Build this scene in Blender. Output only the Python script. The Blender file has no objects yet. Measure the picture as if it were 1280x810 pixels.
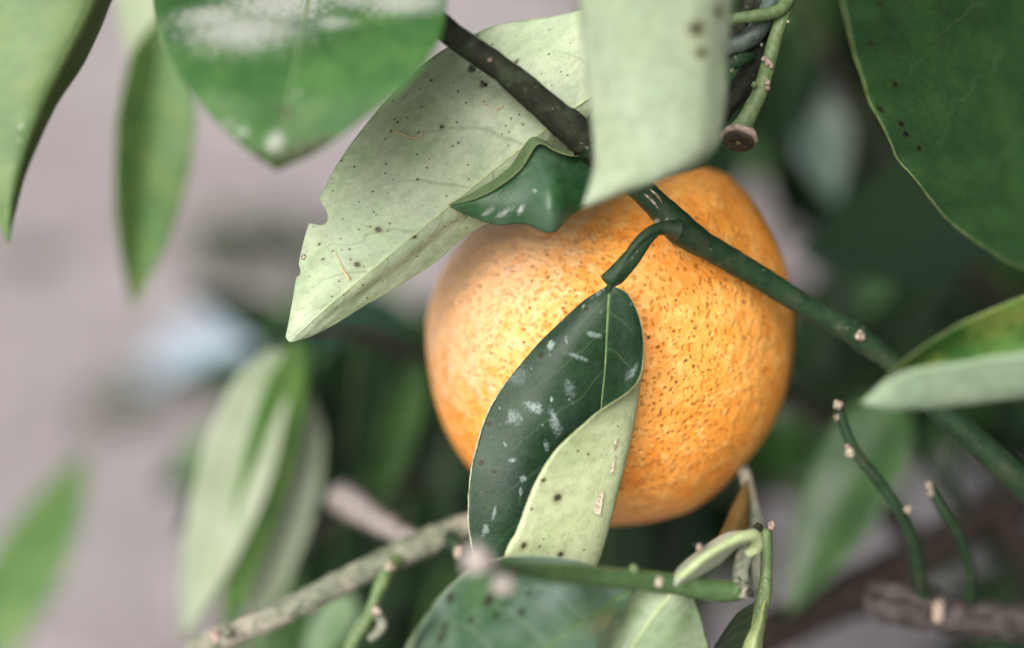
import bpy, math, random
import numpy as np
from mathutils import Vector, Matrix, noise as mnoise

random.seed(7)
rng = np.random.default_rng(11)
scene = bpy.context.scene
col = scene.collection
RAD = math.radians

# ------------------------------------------------------------------ camera
LENS, SENSOR = 60.0, 36.0
S = 0.150                     # mm per photograph pixel on the plane of focus
D0 = LENS * 1280 * S / SENSOR   # focus distance, mm
PITCH, CAM_H = 24.0, 1.22
cam_data = bpy.data.cameras.new('camera')
cam_data.lens, cam_data.sensor_width = LENS, SENSOR
cam_data.clip_start, cam_data.clip_end = 0.02, 400.0
cam_data.dof.use_dof = True
cam_data.dof.focus_distance = D0 / 1000 + 0.0025
cam_data.dof.aperture_fstop = 3.7
cam_data.dof.aperture_blades = 0
cam = bpy.data.objects.new('camera', cam_data)
col.objects.link(cam)
cam.location = (0, 0, CAM_H)
cam.rotation_euler = (RAD(90 - PITCH), 0, 0)
scene.camera = cam

# ------------------------------------------------------------------ sky, sun, exposure
SUN_EL, SUN_AZ = 41.0, 203.0       # azimuth from +Y clockwise: to the left, a little behind the camera
world = bpy.data.worlds.new('World'); scene.world = world
world.use_nodes = True
wn = world.node_tree; wn.nodes.clear()
sky = wn.nodes.new('ShaderNodeTexSky'); sky.sky_type = 'NISHITA'; sky.sun_disc = False
sky.sun_elevation = RAD(SUN_EL); sky.sun_rotation = RAD(SUN_AZ)
sky.air_density = 1.2; sky.dust_density = 6.0; sky.ozone_density = 1.0
hs = wn.nodes.new('ShaderNodeHueSaturation'); hs.inputs['Saturation'].default_value = 0.62
bg = wn.nodes.new('ShaderNodeBackground'); bg.inputs['Strength'].default_value = 0.08
wo = wn.nodes.new('ShaderNodeOutputWorld')
wn.links.new(sky.outputs[0], hs.inputs['Color']); wn.links.new(hs.outputs[0], bg.inputs['Color'])
wn.links.new(bg.outputs[0], wo.inputs['Surface'])
sd = bpy.data.lights.new('sun', 'SUN'); sd.energy = 1.5; sd.angle = RAD(50); sd.color = (1.0, 0.99, 0.975)
sun = bpy.data.objects.new('sun', sd); col.objects.link(sun)
sdir = Vector((math.sin(RAD(SUN_AZ)) * math.cos(RAD(SUN_EL)), math.cos(RAD(SUN_AZ)) * math.cos(RAD(SUN_EL)), math.sin(RAD(SUN_EL))))
sun.rotation_euler = sdir.to_track_quat('Z', 'Y').to_euler()
sun.location = sdir * 5
vs = scene.view_settings
vs.view_transform = 'Standard'; vs.look = 'None'; vs.gamma = 1.0; vs.use_curve_mapping = False
vs.exposure = 1.48
scene.render.engine = 'CYCLES'
scene.cycles.use_denoising = True
scene.cycles.max_bounces = 6; scene.cycles.transmission_bounces = 4; scene.cycles.diffuse_bounces = 3; scene.cycles.glossy_bounces = 2

# ------------------------------------------------------------------ coordinates
p_ = RAD(PITCH)
AX_R = np.array([1.0, 0, 0])
AX_U = np.array([0, math.sin(p_), math.cos(p_)])
AX_F = np.array([0, math.cos(p_), -math.sin(p_)])
CAM = np.array([0, 0, CAM_H])

def at(px, py, d=0.0):
    """the point, in metres, seen at a photograph pixel, d millimetres behind the plane of focus"""
    z = (D0 + d) / 1000.0
    k = S / D0
    return CAM + AX_F * z + AX_R * ((px - 640) * k * z) - AX_U * ((py - 405) * k * z)

def proj(p):
    q = np.asarray(p) - CAM
    z = q @ AX_F
    k = S / D0
    return 640 + (q @ AX_R) / z / k, 405 - (q @ AX_U) / z / k, z * 1000 - D0

def mmpx(px, d=0.0):
    return px * S * (D0 + d) / D0 / 1000.0

def srgb(r, g, b):
    f = lambda c: (c / 255 / 12.92) if c / 255 <= .04045 else ((c / 255 + .055) / 1.055) ** 2.4
    return (f(r), f(g), f(b), 1.0)

# ------------------------------------------------------------------ material helpers
class NB:
    def __init__(self, name):
        self.m = bpy.data.materials.new(name); self.m.use_nodes = True
        self.t = self.m.node_tree; self.t.nodes.clear()
        self.out = self.t.nodes.new('ShaderNodeOutputMaterial')
    def n(self, typ, ins=None, **kw):
        nd = self.t.nodes.new(typ)
        for k, v in kw.items(): setattr(nd, k, v)
        for k, v in (ins or {}).items(): self.set(nd.inputs[k], v)
        return nd
    def set(self, sock, v):
        if isinstance(v, bpy.types.NodeSocket): self.t.links.new(v, sock)
        else: sock.default_value = v
    def math(self, op, a, b=0.0, c=0.0, clamp=False):
        nd = self.t.nodes.new('ShaderNodeMath'); nd.operation = op; nd.use_clamp = clamp
        for i, v in enumerate((a, b, c)): self.set(nd.inputs[i], v)
        return nd.outputs[0]
    def vmath(self, op, a, b=(0, 0, 0), scale=None):
        nd = self.t.nodes.new('ShaderNodeVectorMath'); nd.operation = op
        self.set(nd.inputs[0], a); self.set(nd.inputs[1], b)
        if scale is not None: self.set(nd.inputs['Scale'], scale)
        return nd.outputs['Value'] if op in ('DISTANCE', 'LENGTH', 'DOT_PRODUCT') else nd.outputs[0]
    def ramp(self, v, a, b, lo=0.0, hi=1.0):
        nd = self.n('ShaderNodeMapRange', interpolation_type='SMOOTHSTEP')
        for k, x in zip(('Value', 'From Min', 'From Max', 'To Min', 'To Max'), (v, a, b, lo, hi)): self.set(nd.inputs[k], x)
        return nd.outputs[0]
    def mix(self, f, a, b):
        nd = self.t.nodes.new('ShaderNodeMix'); nd.data_type = 'RGBA'
        self.set(nd.inputs[0], f); self.set(nd.inputs[6], a); self.set(nd.inputs[7], b)
        return nd.outputs[2]
    def noise(self, vec, scale, detail=2.0, rough=0.5, out='Fac'):
        nd = self.n('ShaderNodeTexNoise', {'Vector': vec, 'Scale': scale, 'Detail': detail, 'Roughness': rough})
        return nd.outputs[out]
    def voronoi(self, vec, scale, rand=1.0, feature='F1'):
        nd = self.n('ShaderNodeTexVoronoi', {'Vector': vec, 'Scale': scale, 'Randomness': rand}, feature=feature)
        return nd
    def bump(self, h, strength, dist, normal=None):
        nd = self.n('ShaderNodeBump', {'Height': h, 'Strength': strength, 'Distance': dist})
        if normal is not None: self.set(nd.inputs['Normal'], normal)
        return nd.outputs[0]

def leaf_mat(name, base, base2, vein, rough=0.45, spec=0.4, veins=1.0, n_veins=9, specks=0.0, speck_col=(0.02, 0.022, 0.012, 1),
             spots=(), spot_col=(0.025, 0.02, 0.012, 1), halo=(0.16, 0.13, 0.05, 1), pale=(), pale_noise=0.0,
             pale_col=(0.42, 0.46, 0.42, 1), yellow=0.0, yellow_col=(0.30, 0.30, 0.07, 1), trans=0.25, bump=0.5, dust_sheen=0.0, fine=0.0, cheap=False, dust_sheen_scale=0.10):
    b = NB(name)
    uv = b.n('ShaderNodeUVMap', uv_map='leaf').outputs[0]
    fl = b.n('ShaderNodeUVMap', uv_map='flat').outputs[0]
    if cheap:
        c = b.mix(b.ramp(b.noise(fl, 0.08, 2, 0.6), 0.35, 0.65), base, base2)
        if yellow: c = b.mix(b.math('MULTIPLY', b.ramp(b.noise(fl, 0.11, 2, 0.6), 0.44, 0.66), yellow), c, yellow_col)
        pr = b.n('ShaderNodeBsdfPrincipled', {'Base Color': c, 'Roughness': rough, 'Specular IOR Level': spec})
        tr = b.n('ShaderNodeBsdfTranslucent', {'Color': b.mix(0.5, c, (0.30, 0.42, 0.05, 1))})
        ms = b.n('ShaderNodeMixShader', {0: trans, 1: pr.outputs[0], 2: tr.outputs[0]})
        b.t.links.new(ms.outputs[0], b.out.inputs[0])
        return b.m
    sx = b.n('ShaderNodeSeparateXYZ', {0: uv})
    u, v2 = sx.outputs[0], sx.outputs[1]
    v = b.math('MULTIPLY_ADD', v2, 2.0, -1.0)
    av = b.math('ABSOLUTE', v)
    side = b.math('GREATER_THAN', v, 0.0)
    wob = b.math('MULTIPLY', b.math('SUBTRACT', b.noise(fl, 0.09, 2), 0.5), 0.55)
    ph = b.math('ADD', b.math('SUBTRACT', b.math('MULTIPLY', u, float(n_veins)), b.math('MULTIPLY', b.math('POWER', av, 1.25), 1.9)), b.math('ADD', wob, b.math('MULTIPLY', side, 0.45)))
    t = b.math('ABSOLUTE', b.math('SUBTRACT', b.math('FRACT', ph), 0.5))
    line = b.math('MULTIPLY', b.ramp(t, 0.0, 0.055, 1.0, 0.0), b.ramp(av, 0.25, 0.95, 1.0, 0.12))
    quilt = b.ramp(t, 0.0, 0.5)
    # finer net of veins
    net = b.voronoi(b.vmath('ADD', fl, b.n('ShaderNodeTexNoise', {'Vector': fl, 'Scale': 0.6}).outputs['Color']), 0.75, feature='DISTANCE_TO_EDGE').outputs['Distance']
    netl = b.ramp(net, 0.0, 0.12, 1.0, 0.0)
    big = b.noise(fl, 0.07, 3, 0.6); mid = b.noise(fl, 0.45, 4, 0.65)
    c = b.mix(b.ramp(big, 0.32, 0.68), base, base2)
    dk = b.mix(0.65, base, (0.0, 0.0, 0.0, 1))
    c = b.mix(b.math('MULTIPLY', b.ramp(mid, 0.62, 0.3), 0.35), c, dk)
    if yellow:
        c = b.mix(b.math('MULTIPLY', b.ramp(b.noise(fl, 0.11, 3, 0.6), 0.44, 0.66), yellow), c, yellow_col)
    c = b.mix(b.math('MULTIPLY', line, 0.55 * veins), c, vein)
    c = b.mix(b.math('MULTIPLY', netl, 0.16 * veins), c, vein)
    if fine:
        fv = b.voronoi(fl, 2.6)
        fr = b.n('ShaderNodeSeparateColor', {0: fv.outputs['Color']}).outputs[0]
        c = b.mix(b.math('MULTIPLY', b.math('MULTIPLY', b.ramp(fv.outputs['Distance'], 0.16, 0.30, 1.0, 0.0), b.ramp(fr, 0.5, 0.55)), fine), c, dk)
    if dust_sheen:
        dn = b.math('MULTIPLY', b.ramp(b.noise(fl, dust_sheen_scale, 5, 0.62), 0.38, 0.70), dust_sheen)
        c = b.mix(dn, c, (0.24, 0.29, 0.29, 1))  # bluish grey wash for dust, also used to paint in sky sheen
    dist = b.vmath('ADD', fl, b.vmath('SCALE', b.vmath('SUBTRACT', b.n('ShaderNodeTexNoise', {'Vector': fl, 'Scale': 1.3, 'Detail': 4.0, 'Roughness': 0.7}).outputs['Color'], (0.5, 0.5, 0.5)), scale=0.7))
    dist = b.vmath('MULTIPLY', dist, (1, 1, 0))
    pm = None
    if pale: brk = b.ramp(b.noise(fl, 2.0, 3, 0.7), 0.32, 0.58, 0.25, 1.0)
    if pale: rag = b.math('MULTIPLY', b.math('SUBTRACT', b.noise(fl, 0.8, 5, 0.75), 0.42), 2.2)
    if pale_noise:
        st = b.vmath('MULTIPLY', dist, (0.55, 0.95, 1.0))
        a1 = b.ramp(b.noise(st, 0.42, 3, 0.6), 0.66, 0.71)
        vv = b.voronoi(st, 0.55)
        vr = b.n('ShaderNodeSeparateColor', {0: vv.outputs['Color']}).outputs[1]
        a2 = b.math('MULTIPLY', b.ramp(vv.outputs['Distance'], 0.05, 0.22, 1.0, 0.0), b.ramp(vr, 0.6, 0.8))
        reg = b.ramp(b.noise(fl, 0.05, 2, 0.5), 0.35, 0.6)
        pm = b.math('MULTIPLY', b.math('MULTIPLY', b.math('MAXIMUM', b.math('MULTIPLY', a1, 0.7), a2), reg), pale_noise)
    for (sx_, sy_, rx, ry, ang, amt) in pale:
        q = b.vmath('SUBTRACT', dist, (sx_, sy_, 0))
        mp = b.n('ShaderNodeMapping', {'Vector': q, 'Rotation': (0, 0, -ang), 'Scale': (1, 1, 1)}).outputs[0]
        q = b.vmath('MULTIPLY', mp, (1 / rx, 1 / ry, 0))
        m_ = b.math('MULTIPLY', b.math('MULTIPLY', b.ramp(b.math('ADD', b.vmath('LENGTH', q), rag), 0.30, 1.0, 1.0, 0.0), amt), brk)
        pm = m_ if pm is None else b.math('MAXIMUM', pm, m_)
    if pm is not None: c = b.mix(pm, c, pale_col)
    if specks:
        for sc, thr, rad in ((0.75, 1 - 0.45 * specks, 0.20), (0.36, 1 - 0.35 * specks, 0.13)):
            vv = b.voronoi(fl, sc)
            vr = b.n('ShaderNodeSeparateColor', {0: vv.outputs['Color']}).outputs[0]
            m_ = b.math('MULTIPLY', b.ramp(vv.outputs['Distance'], rad * 0.55, rad, 1.0, 0.0), b.math('GREATER_THAN', vr, thr))
            c = b.mix(b.math('MULTIPLY', m_, 0.88), c, speck_col)
    for (x, y, r) in spots:
        dd = b.vmath('DISTANCE', dist, (x, y, 0))
        c = b.mix(b.math('MULTIPLY', b.ramp(dd, r * 0.6, r * 1.9, 1.0, 0.0), 0.55), c, halo)
        c = b.mix(b.math('MULTIPLY', b.ramp(dd, r * 0.45, r * 1.0, 1.0, 0.0), 0.93), c, spot_col)
    h = b.math('ADD', b.math('MULTIPLY', b.math('ADD', b.math('MULTIPLY', quilt, 0.6), b.math('MULTIPLY', b.ramp(net, 0.0, 0.3), 0.25)), bump), b.math('MULTIPLY', b.noise(fl, 1.5, 3, 0.6), 0.35))
    nm = b.bump(h, 0.45, 0.0004)
    rgh = b.math('ADD', rough, b.math('MULTIPLY', b.math('SUBTRACT', mid, 0.5), 0.25))
    pr = b.n('ShaderNodeBsdfPrincipled', {'Base Color': c, 'Roughness': rgh, 'Specular IOR Level': spec, 'Normal': nm})
    tr = b.n('ShaderNodeBsdfTranslucent', {'Color': b.mix(0.5, c, (0.30, 0.42, 0.05, 1)), 'Normal': nm})
    ms = b.n('ShaderNodeMixShader', {0: trans, 1: pr.outputs[0], 2: tr.outputs[0]})
    b.t.links.new(ms.outputs[0], b.out.inputs[0])
    return b.m

def solid_mat(name, c1, c2, scale=0.4, rough=0.6, spec=0.3, bump=0.5, fleck=None, fleck_amt=0.5, streak=(1, 1, 1), bumpd=0.0004, patch=None):
    b = NB(name)
    o = b.n('ShaderNodeTexCoord').outputs['Object']
    mm = b.vmath('SCALE', o, scale=1000.0)
    sv = b.vmath('MULTIPLY', mm, streak)
    n1 = b.noise(sv, scale, 4, 0.65)
    c = b.mix(b.ramp(n1, 0.33, 0.67), c1, c2)
    if patch is not None:
        c = b.mix(b.ramp(b.noise(sv, scale * 0.35, 4, 0.7), 0.52, 0.62), c, patch)
    if fleck is not None:
        vv = b.voronoi(mm, scale * 2.2)
        vr = b.n('ShaderNodeSeparateColor', {0: vv.outputs['Color']}).outputs[0]
        m_ = b.math('MULTIPLY', b.ramp(vv.outputs['Distance'], 0.12, 0.28, 1.0, 0.0), b.math('GREATER_THAN', vr, 1 - fleck_amt))
        c = b.mix(b.math('MULTIPLY', m_, 0.8), c, fleck)
    nm = b.bump(b.noise(sv, scale * 2.5, 4, 0.7), bump, bumpd)
    pr = b.n('ShaderNodeBsdfPrincipled', {'Base Color': c, 'Roughness': rough, 'Specular IOR Level': spec, 'Normal': nm})
    b.t.links.new(pr.outputs[0], b.out.inputs[0])
    return b.m

# ------------------------------------------------------------------ object helpers
def tag(o, label=None, cat=None, group=None, kind=None):
    if label: o['label'] = label
    if cat: o['category'] = cat
    if group: o['group'] = group
    if kind: o['kind'] = kind
    return o

def thing(name, loc, label, cat, group=None):
    o = bpy.data.objects.new(name, None); col.objects.link(o)
    o.empty_display_size = 0.01
    o.location = Vector(loc)
    return tag(o, label, cat, group)

def root_of(o):
    while o.parent is not None: o = o.parent
    return o

def mesh_obj(name, verts, faces, mats, parent=None, origin=None, mat_idx=None, uvs=None, smooth=True):
    """verts in world metres; origin is the thing's base"""
    verts = np.asarray(verts, dtype=float)
    if parent is not None: origin = np.array(root_of(parent).location)
    elif origin is None: origin = verts.mean(axis=0)
    me = bpy.data.meshes.new(name)
    me.from_pydata((verts - origin).tolist(), [], faces)
    for m in mats: me.materials.append(m)
    if mat_idx is not None: me.polygons.foreach_set('material_index', np.asarray(mat_idx, dtype=np.int32))
    if uvs:
        li = np.empty(len(me.loops), dtype=np.int32); me.loops.foreach_get('vertex_index', li)
        for nm, arr in uvs.items():
            lay = me.uv_layers.new(name=nm)
            lay.data.foreach_set('uv', np.asarray(arr, dtype=np.float32)[li].ravel())
    if smooth: me.polygons.foreach_set('use_smooth', np.ones(len(me.polygons), dtype=bool))
    me.update()
    o = bpy.data.objects.new(name, me); col.objects.link(o)
    if parent is not None: o.parent = parent
    else: o.location = Vector(origin)
    return o

def cr_eval(P, ts):
    """Catmull-Rom through the first axis of P at parameters ts in 0..n-1"""
    P = np.asarray(P, dtype=float); n = len(P)
    i = np.clip(np.floor(ts).astype(int), 0, n - 2); f = ts - i
    ext = np.concatenate([[2 * P[0] - P[1]], P, [2 * P[-1] - P[-2]]])
    p0, p1, p2, p3 = ext[i], ext[i + 1], ext[i + 2], ext[i + 3]
    sh = (len(ts),) + (1,) * (P.ndim - 1); f = f.reshape(sh)
    return 0.5 * (2 * p1 + (p2 - p0) * f + (2 * p0 - 5 * p1 + 4 * p2 - p3) * f ** 2 + (3 * p1 - p0 - 3 * p2 + p3) * f ** 3)

class Leaf:
    """a leaf blade through rows of control points; rows run base to tip, points left edge to right edge"""
    def __init__(self, rows, m, nu=60, nv=26, facing='top', thick=0.3, wave=0.25, edge_rough=0.012, notches=(), seed=0, world=False, ripple=0.0):
        C = np.array([[at(*q) if not world else q for q in r] for r in rows], dtype=float)
        K = C.shape[1]
        us = np.linspace(0, len(rows) - 1, nu + 1)
        G = cr_eval(C, us)                                 # nu+1, K, 3
        half = nv // 2
        vpar = np.concatenate([np.linspace(-1, 0, half + 1), np.linspace(0, 1, half + 1)[1:]])
        un = us / us[-1]
        P = np.empty((nu + 1, len(vpar), 3))
        for i in range(nu + 1):
            eL = 1 + edge_rough * mnoise.noise((un[i] * 14, seed, 3.3)) + 0.6 * edge_rough * mnoise.noise((un[i] * 60, seed, 1.1))
            eR = 1 + edge_rough * mnoise.noise((un[i] * 14, seed + 9, 5.3)) + 0.6 * edge_rough * mnoise.noise((un[i] * 60, seed + 9, 4.1))
            for (sd_, u0, w, dep) in notches:
                k = max(0.0, 1 - ((un[i] - u0) / w) ** 2) ** 0.5 * dep
                if sd_ < 0: eL -= k
                else: eR -= k
            vv = np.where(vpar < 0, vpar * eL, vpar * eR)
            t = np.where(vv < 0, m + vv * m, m + vv * (K - 1 - m))
            t = np.clip(t, 0, K - 1)
            P[i] = cr_eval(G[i], t)
        self.un, self.vpar = un, vpar
        # normals
        du = np.gradient(P, axis=0); dv = np.gradient(P, axis=1)
        N = np.cross(du, dv); N /= (np.linalg.norm(N, axis=2, keepdims=True) + 1e-12)
        ci, cj = nu // 2, half
        tocam = CAM - P[ci, cj]
        sgn = 1.0 if (N[ci, cj] @ tocam) > 0 else -1.0
        if facing == 'under': sgn = -sgn
        N *= sgn                                            # N points out of the upper (top) face
        arc_u = np.concatenate([[0], np.cumsum(np.linalg.norm(np.diff(P[:, half], axis=0), axis=1))]) * 1000
        seg = np.linalg.norm(np.diff(P, axis=1), axis=2)
        arc_v = np.concatenate([np.zeros((nu + 1, 1)), np.cumsum(seg, axis=1)], axis=1) * 1000
        arc_v -= arc_v[:, half:half + 1]
        # gentle undulation of the blade
        if wave:
            for i in range(nu + 1):
                for j in range(len(vpar)):
                    a = mnoise.noise((arc_u[i] * 0.09, arc_v[i, j] * 0.13, seed * 3.7)) * wave
                    a += ripple * abs(vpar[j]) ** 2 * mnoise.noise((arc_u[i] * 0.16, seed * 1.9 + (5 if vpar[j] > 0 else 0), 0.5))
                    if abs(vpar[j]) < 0.04: a -= 0.1
                    P[i, j] += N[i, j] * a / 1000
        self.P, self.N, self.half, self.sgn = P, N, half, sgn
        nvp = len(vpar)
        tt = thick / 1000 * (0.35 + 0.65 * np.minimum(1, (1 - np.abs(vpar)) * 4))
        top = P + N * (tt[None, :, None] / 2); bot = P - N * (tt[None, :, None] / 2)
        self.verts = np.concatenate([top.reshape(-1, 3), bot.reshape(-1, 3)])
        nn = (nu + 1) * nvp
        F, MI = [], []
        for i in range(nu):
            for j in range(nvp - 1):
                a, b_, c_, d_ = i * nvp + j, i * nvp + j + 1, (i + 1) * nvp + j + 1, (i + 1) * nvp + j
                q = (a, d_, c_, b_) if sgn < 0 else (a, b_, c_, d_)
                q = q[::-1]
                F.append(q); MI.append(0)
                F.append(tuple(x + nn for x in q[::-1])); MI.append(1)
        for i in range(nu):
            for j in (0, nvp - 1):
                a, d_ = i * nvp + j, (i + 1) * nvp + j
                q = (a, d_, d_ + nn, a + nn)
                if (j == 0) == (sgn > 0): q = q[::-1]
                F.append(q); MI.append(2)
        for j in range(nvp - 1):
            for i in (0, nu):
                a, b_ = i * nvp + j, i * nvp + j + 1
                F.append((a, b_, b_ + nn, a + nn)); MI.append(2)
        self.faces, self.mi = F, MI
        U = np.repeat(un[:, None], nvp, 1); V = np.repeat((vpar[None] + 1) / 2, nu + 1, 0)
        L1 = np.stack([U, V], -1).reshape(-1, 2)
        L2 = np.stack([np.repeat(arc_u[:, None], nvp, 1), arc_v], -1).reshape(-1, 2) + 100.0 + seed * 13.7
        self.flat = L2
        self.uvs = {'leaf': np.concatenate([L1, L1]), 'flat': np.concatenate([L2, L2])}
        self.mid = P[:, half]
    def find(self, px, py, side=None):
        """flat coordinates of the blade under a photograph pixel (nearest the camera)"""
        V = self.P.reshape(-1, 3); q = V - CAM; z = q @ AX_F; k = S / D0
        x = 640 + (q @ AX_R) / z / k; y = 405 - (q @ AX_U) / z / k
        d = (x - px) ** 2 + (y - py) ** 2
        best = np.argsort(d)[:6]
        i = min(best, key=lambda a: d[a] * 1.0 + (z[a] - z[best].min()) * 1e4)
        return self.flat[i]
    def point(self, px, py):
        V = self.P.reshape(-1, 3); NN = self.N.reshape(-1, 3); q = V - CAM; z = q @ AX_F; k = S / D0
        x = 640 + (q @ AX_R) / z / k; y = 405 - (q @ AX_U) / z / k
        d = (x - px) ** 2 + (y - py) ** 2
        best = np.argsort(d)[:6]
        i = min(best, key=lambda a: d[a] + (z[a] - z[best].min()) * 1e4)
        n = NN[i]
        if n @ (CAM - V[i]) < 0: n = -n
        return V[i], n
    def build(self, name, mats, parent=None, origin=None):
        return mesh_obj(name, self.verts, self.faces, mats, parent, origin, self.mi, self.uvs)
    def margin(self, mat, parent, side=-1, r=0.2, u0=0.02, u1=0.98):
        j = 0 if side < 0 else self.P.shape[1] - 1
        n0, n1 = int(len(self.un) * u0), int(len(self.un) * u1)
        pts = self.P[n0:n1, j]
        V, F = tube(pts, [r / 1000 * (0.8 + 0.5 * mnoise.noise((i * 0.35, r * 99, 0.2))) for i in range(len(pts))], 6)
        return mesh_obj('margin', V, F, [mat], parent)
    def midrib(self, mat, parent, r=0.45, end=0.97, name='midrib', lift=0.0):
        n = int(len(self.mid) * end); st = max(1, n // 40)
        idx = list(range(0, n, st))
        N = self.N[:, self.half]
        pts = [self.mid[i] - N[i] * lift / 1000 for i in idx]
        rad = [r / 1000 * (1 - 0.75 * i / len(self.mid)) for i in idx]
        V, F = tube(pts, rad, 8)
        return mesh_obj(name, V, F, [mat], parent)

def tube(pts, rads, sides=12, cap=True, lump=0.0, seed=0, flat=1.0, up=None):
    pts = np.asarray(pts, dtype=float); n = len(pts)
    T = np.gradient(pts, axis=0); T /= (np.linalg.norm(T, axis=1, keepdims=True) + 1e-12)
    ref = np.array(up if up is not None else [0.3, -0.8, 0.52]); ref = ref / np.linalg.norm(ref)
    V = []
    a = np.cross(T[0], ref); a /= np.linalg.norm(a) + 1e-12
    for i in range(n):
        a = a - T[i] * (a @ T[i]); a /= np.linalg.norm(a) + 1e-12
        b_ = np.cross(T[i], a)
        for k in range(sides):
            th = 2 * math.pi * k / sides
            rr = rads[i]
            if lump:
                q = pts[i] * 1000
                rr *= 1 + lump * mnoise.noise((q[0] * .35 + math.cos(th) * 1.3 + seed, q[1] * .35 + math.sin(th) * 1.3, q[2] * .35)) + 0.5 * lump * mnoise.noise((q[0] * 1.1 + math.cos(th) * 3, q[1] * 1.1 + math.sin(th) * 3, q[2] * 1.1 + seed))
            V.append(pts[i] + a * math.cos(th) * rr + b_ * math.sin(th) * rr * flat)
    F = []
    for i in range(n - 1):
        for k in range(sides):
            k2 = (k + 1) % sides
            F.append((i * sides + k, i * sides + k2, (i + 1) * sides + k2, (i + 1) * sides + k))
    if cap:
        V.append(pts[0] - T[0] * rads[0] * 0.35); V.append(pts[-1] + T[-1] * rads[-1] * 0.35)
        c0, c1 = len(V) - 2, len(V) - 1
        for k in range(sides):
            k2 = (k + 1) % sides
            F.append((c0, k2, k)); F.append((c1, (n - 1) * sides + k, (n - 1) * sides + k2))
    return np.array(V), F

def stem(name, path, mat, parent=None, origin=None, sides=16, step=8, lump=0.06, seed=0, cap=True):
    """path of (px, py, d, radius in pixels on the focus plane's scale)"""
    pts = np.array([at(q[0], q[1], q[2]) for q in path]); rad = np.array([mmpx(q[3], q[2]) for q in path])
    n = (len(path) - 1) * step + 1
    ts = np.linspace(0, len(path) - 1, n)
    pp = cr_eval(pts, ts); rr = np.abs(cr_eval(rad[:, None], ts)[:, 0])
    V, F = tube(pp, rr, sides, cap, lump, seed)
    o = mesh_obj(name, V, F, [mat], parent, origin)
    o_pts[o.name] = pp
    return o
o_pts = {}

def knob(name, c, r, mat, parent, axis=(0, -1, 0.3), squash=0.7, seed=0, n=10, rough=0.2):
    """a lumpy bud or cut end"""
    ax = np.array(axis, dtype=float); ax /= np.linalg.norm(ax)
    V, F = [], []
    rough *= 2.0; r *= 0.70
    m_ = 12
    for i in range(n + 1):
        ph = math.pi * i / n
        for k in range(m_):
            th = 2 * math.pi * k / m_
            d = np.array([math.sin(ph) * math.cos(th), math.sin(ph) * math.sin(th), math.cos(ph)])
            rr = r * (1 + rough * mnoise.noise((d[0] * 1.7 + seed, d[1] * 1.7, d[2] * 1.7)) + rough * 0.6 * mnoise.noise((d[0] * 4 + seed, d[1] * 4, d[2] * 4)))
            d = d * rr
            d = d - ax * (d @ ax) * (1 - squash)
            V.append(np.asarray(c) + d)
    for i in range(n):
        for k in range(m_):
            k2 = (k + 1) % m_
            F.append((i * m_ + k, (i + 1) * m_ + k, (i + 1) * m_ + k2, i * m_ + k2))
    return mesh_obj(name, V, F, [mat], parent)

# ------------------------------------------------------------------ shared materials
EDGE = solid_mat('leaf_margin', (0.16, 0.20, 0.07, 1), (0.30, 0.32, 0.16, 1), 0.8, 0.5)
VEIN_TOP = solid_mat('midrib_upper', (0.07, 0.13, 0.045, 1), (0.12, 0.18, 0.075, 1), 0.8, 0.45)
VEIN_UND = solid_mat('midrib_under', (0.27, 0.34, 0.16, 1), (0.34, 0.40, 0.22, 1), 0.8, 0.5)
VEIN_DARK = solid_mat('midrib_dark', (0.05, 0.10, 0.035, 1), (0.09, 0.14, 0.05, 1), 0.8, 0.45)
TOP_DARK = leaf_mat('leaf_upper_dark', (0.010, 0.030, 0.011, 1), (0.018, 0.048, 0.016, 1), (0.06, 0.11, 0.04, 1), 0.36, 0.5, trans=0.12)
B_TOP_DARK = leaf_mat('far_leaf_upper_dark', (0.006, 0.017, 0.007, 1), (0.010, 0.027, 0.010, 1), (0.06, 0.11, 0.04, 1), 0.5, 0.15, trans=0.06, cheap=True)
TOP_MID = leaf_mat('leaf_upper_mid', (0.030, 0.085, 0.022, 1), (0.052, 0.125, 0.030, 1), (0.10, 0.17, 0.06, 1), 0.38, 0.5, trans=0.2)
B_TOP_MID = leaf_mat('far_leaf_upper_mid', (0.030, 0.085, 0.022, 1), (0.052, 0.125, 0.030, 1), (0.10, 0.17, 0.06, 1), 0.38, 0.5, trans=0.2, cheap=True)
TOP_BRIGHT = leaf_mat('leaf_upper_bright', (0.055, 0.15, 0.030, 1), (0.10, 0.21, 0.045, 1), (0.15, 0.24, 0.08, 1), 0.42, 0.45, trans=0.3)
B_TOP_BRIGHT = leaf_mat('far_leaf_upper_bright', (0.055, 0.15, 0.030, 1), (0.10, 0.21, 0.045, 1), (0.15, 0.24, 0.08, 1), 0.42, 0.45, trans=0.3, cheap=True)
TOP_YELLOW = leaf_mat('leaf_upper_yellowing', (0.062, 0.165, 0.045, 1), (0.095, 0.205, 0.06, 1), (0.2, 0.26, 0.1, 1), 0.45, 0.4, yellow=0.4, yellow_col=(0.20, 0.26, 0.08, 1), trans=0.3)
B_TOP_YELLOW = leaf_mat('far_leaf_upper_yellowing', (0.062, 0.165, 0.045, 1), (0.095, 0.205, 0.06, 1), (0.2, 0.26, 0.1, 1), 0.45, 0.4, yellow=0.4, yellow_col=(0.20, 0.26, 0.08, 1), trans=0.3, cheap=True)
UND_PALE = leaf_mat('leaf_under_pale', (0.25, 0.32, 0.19, 1), (0.31, 0.37, 0.24, 1), (0.36, 0.42, 0.26, 1), 0.55, 0.35, specks=0.25, trans=0.3)
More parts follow.
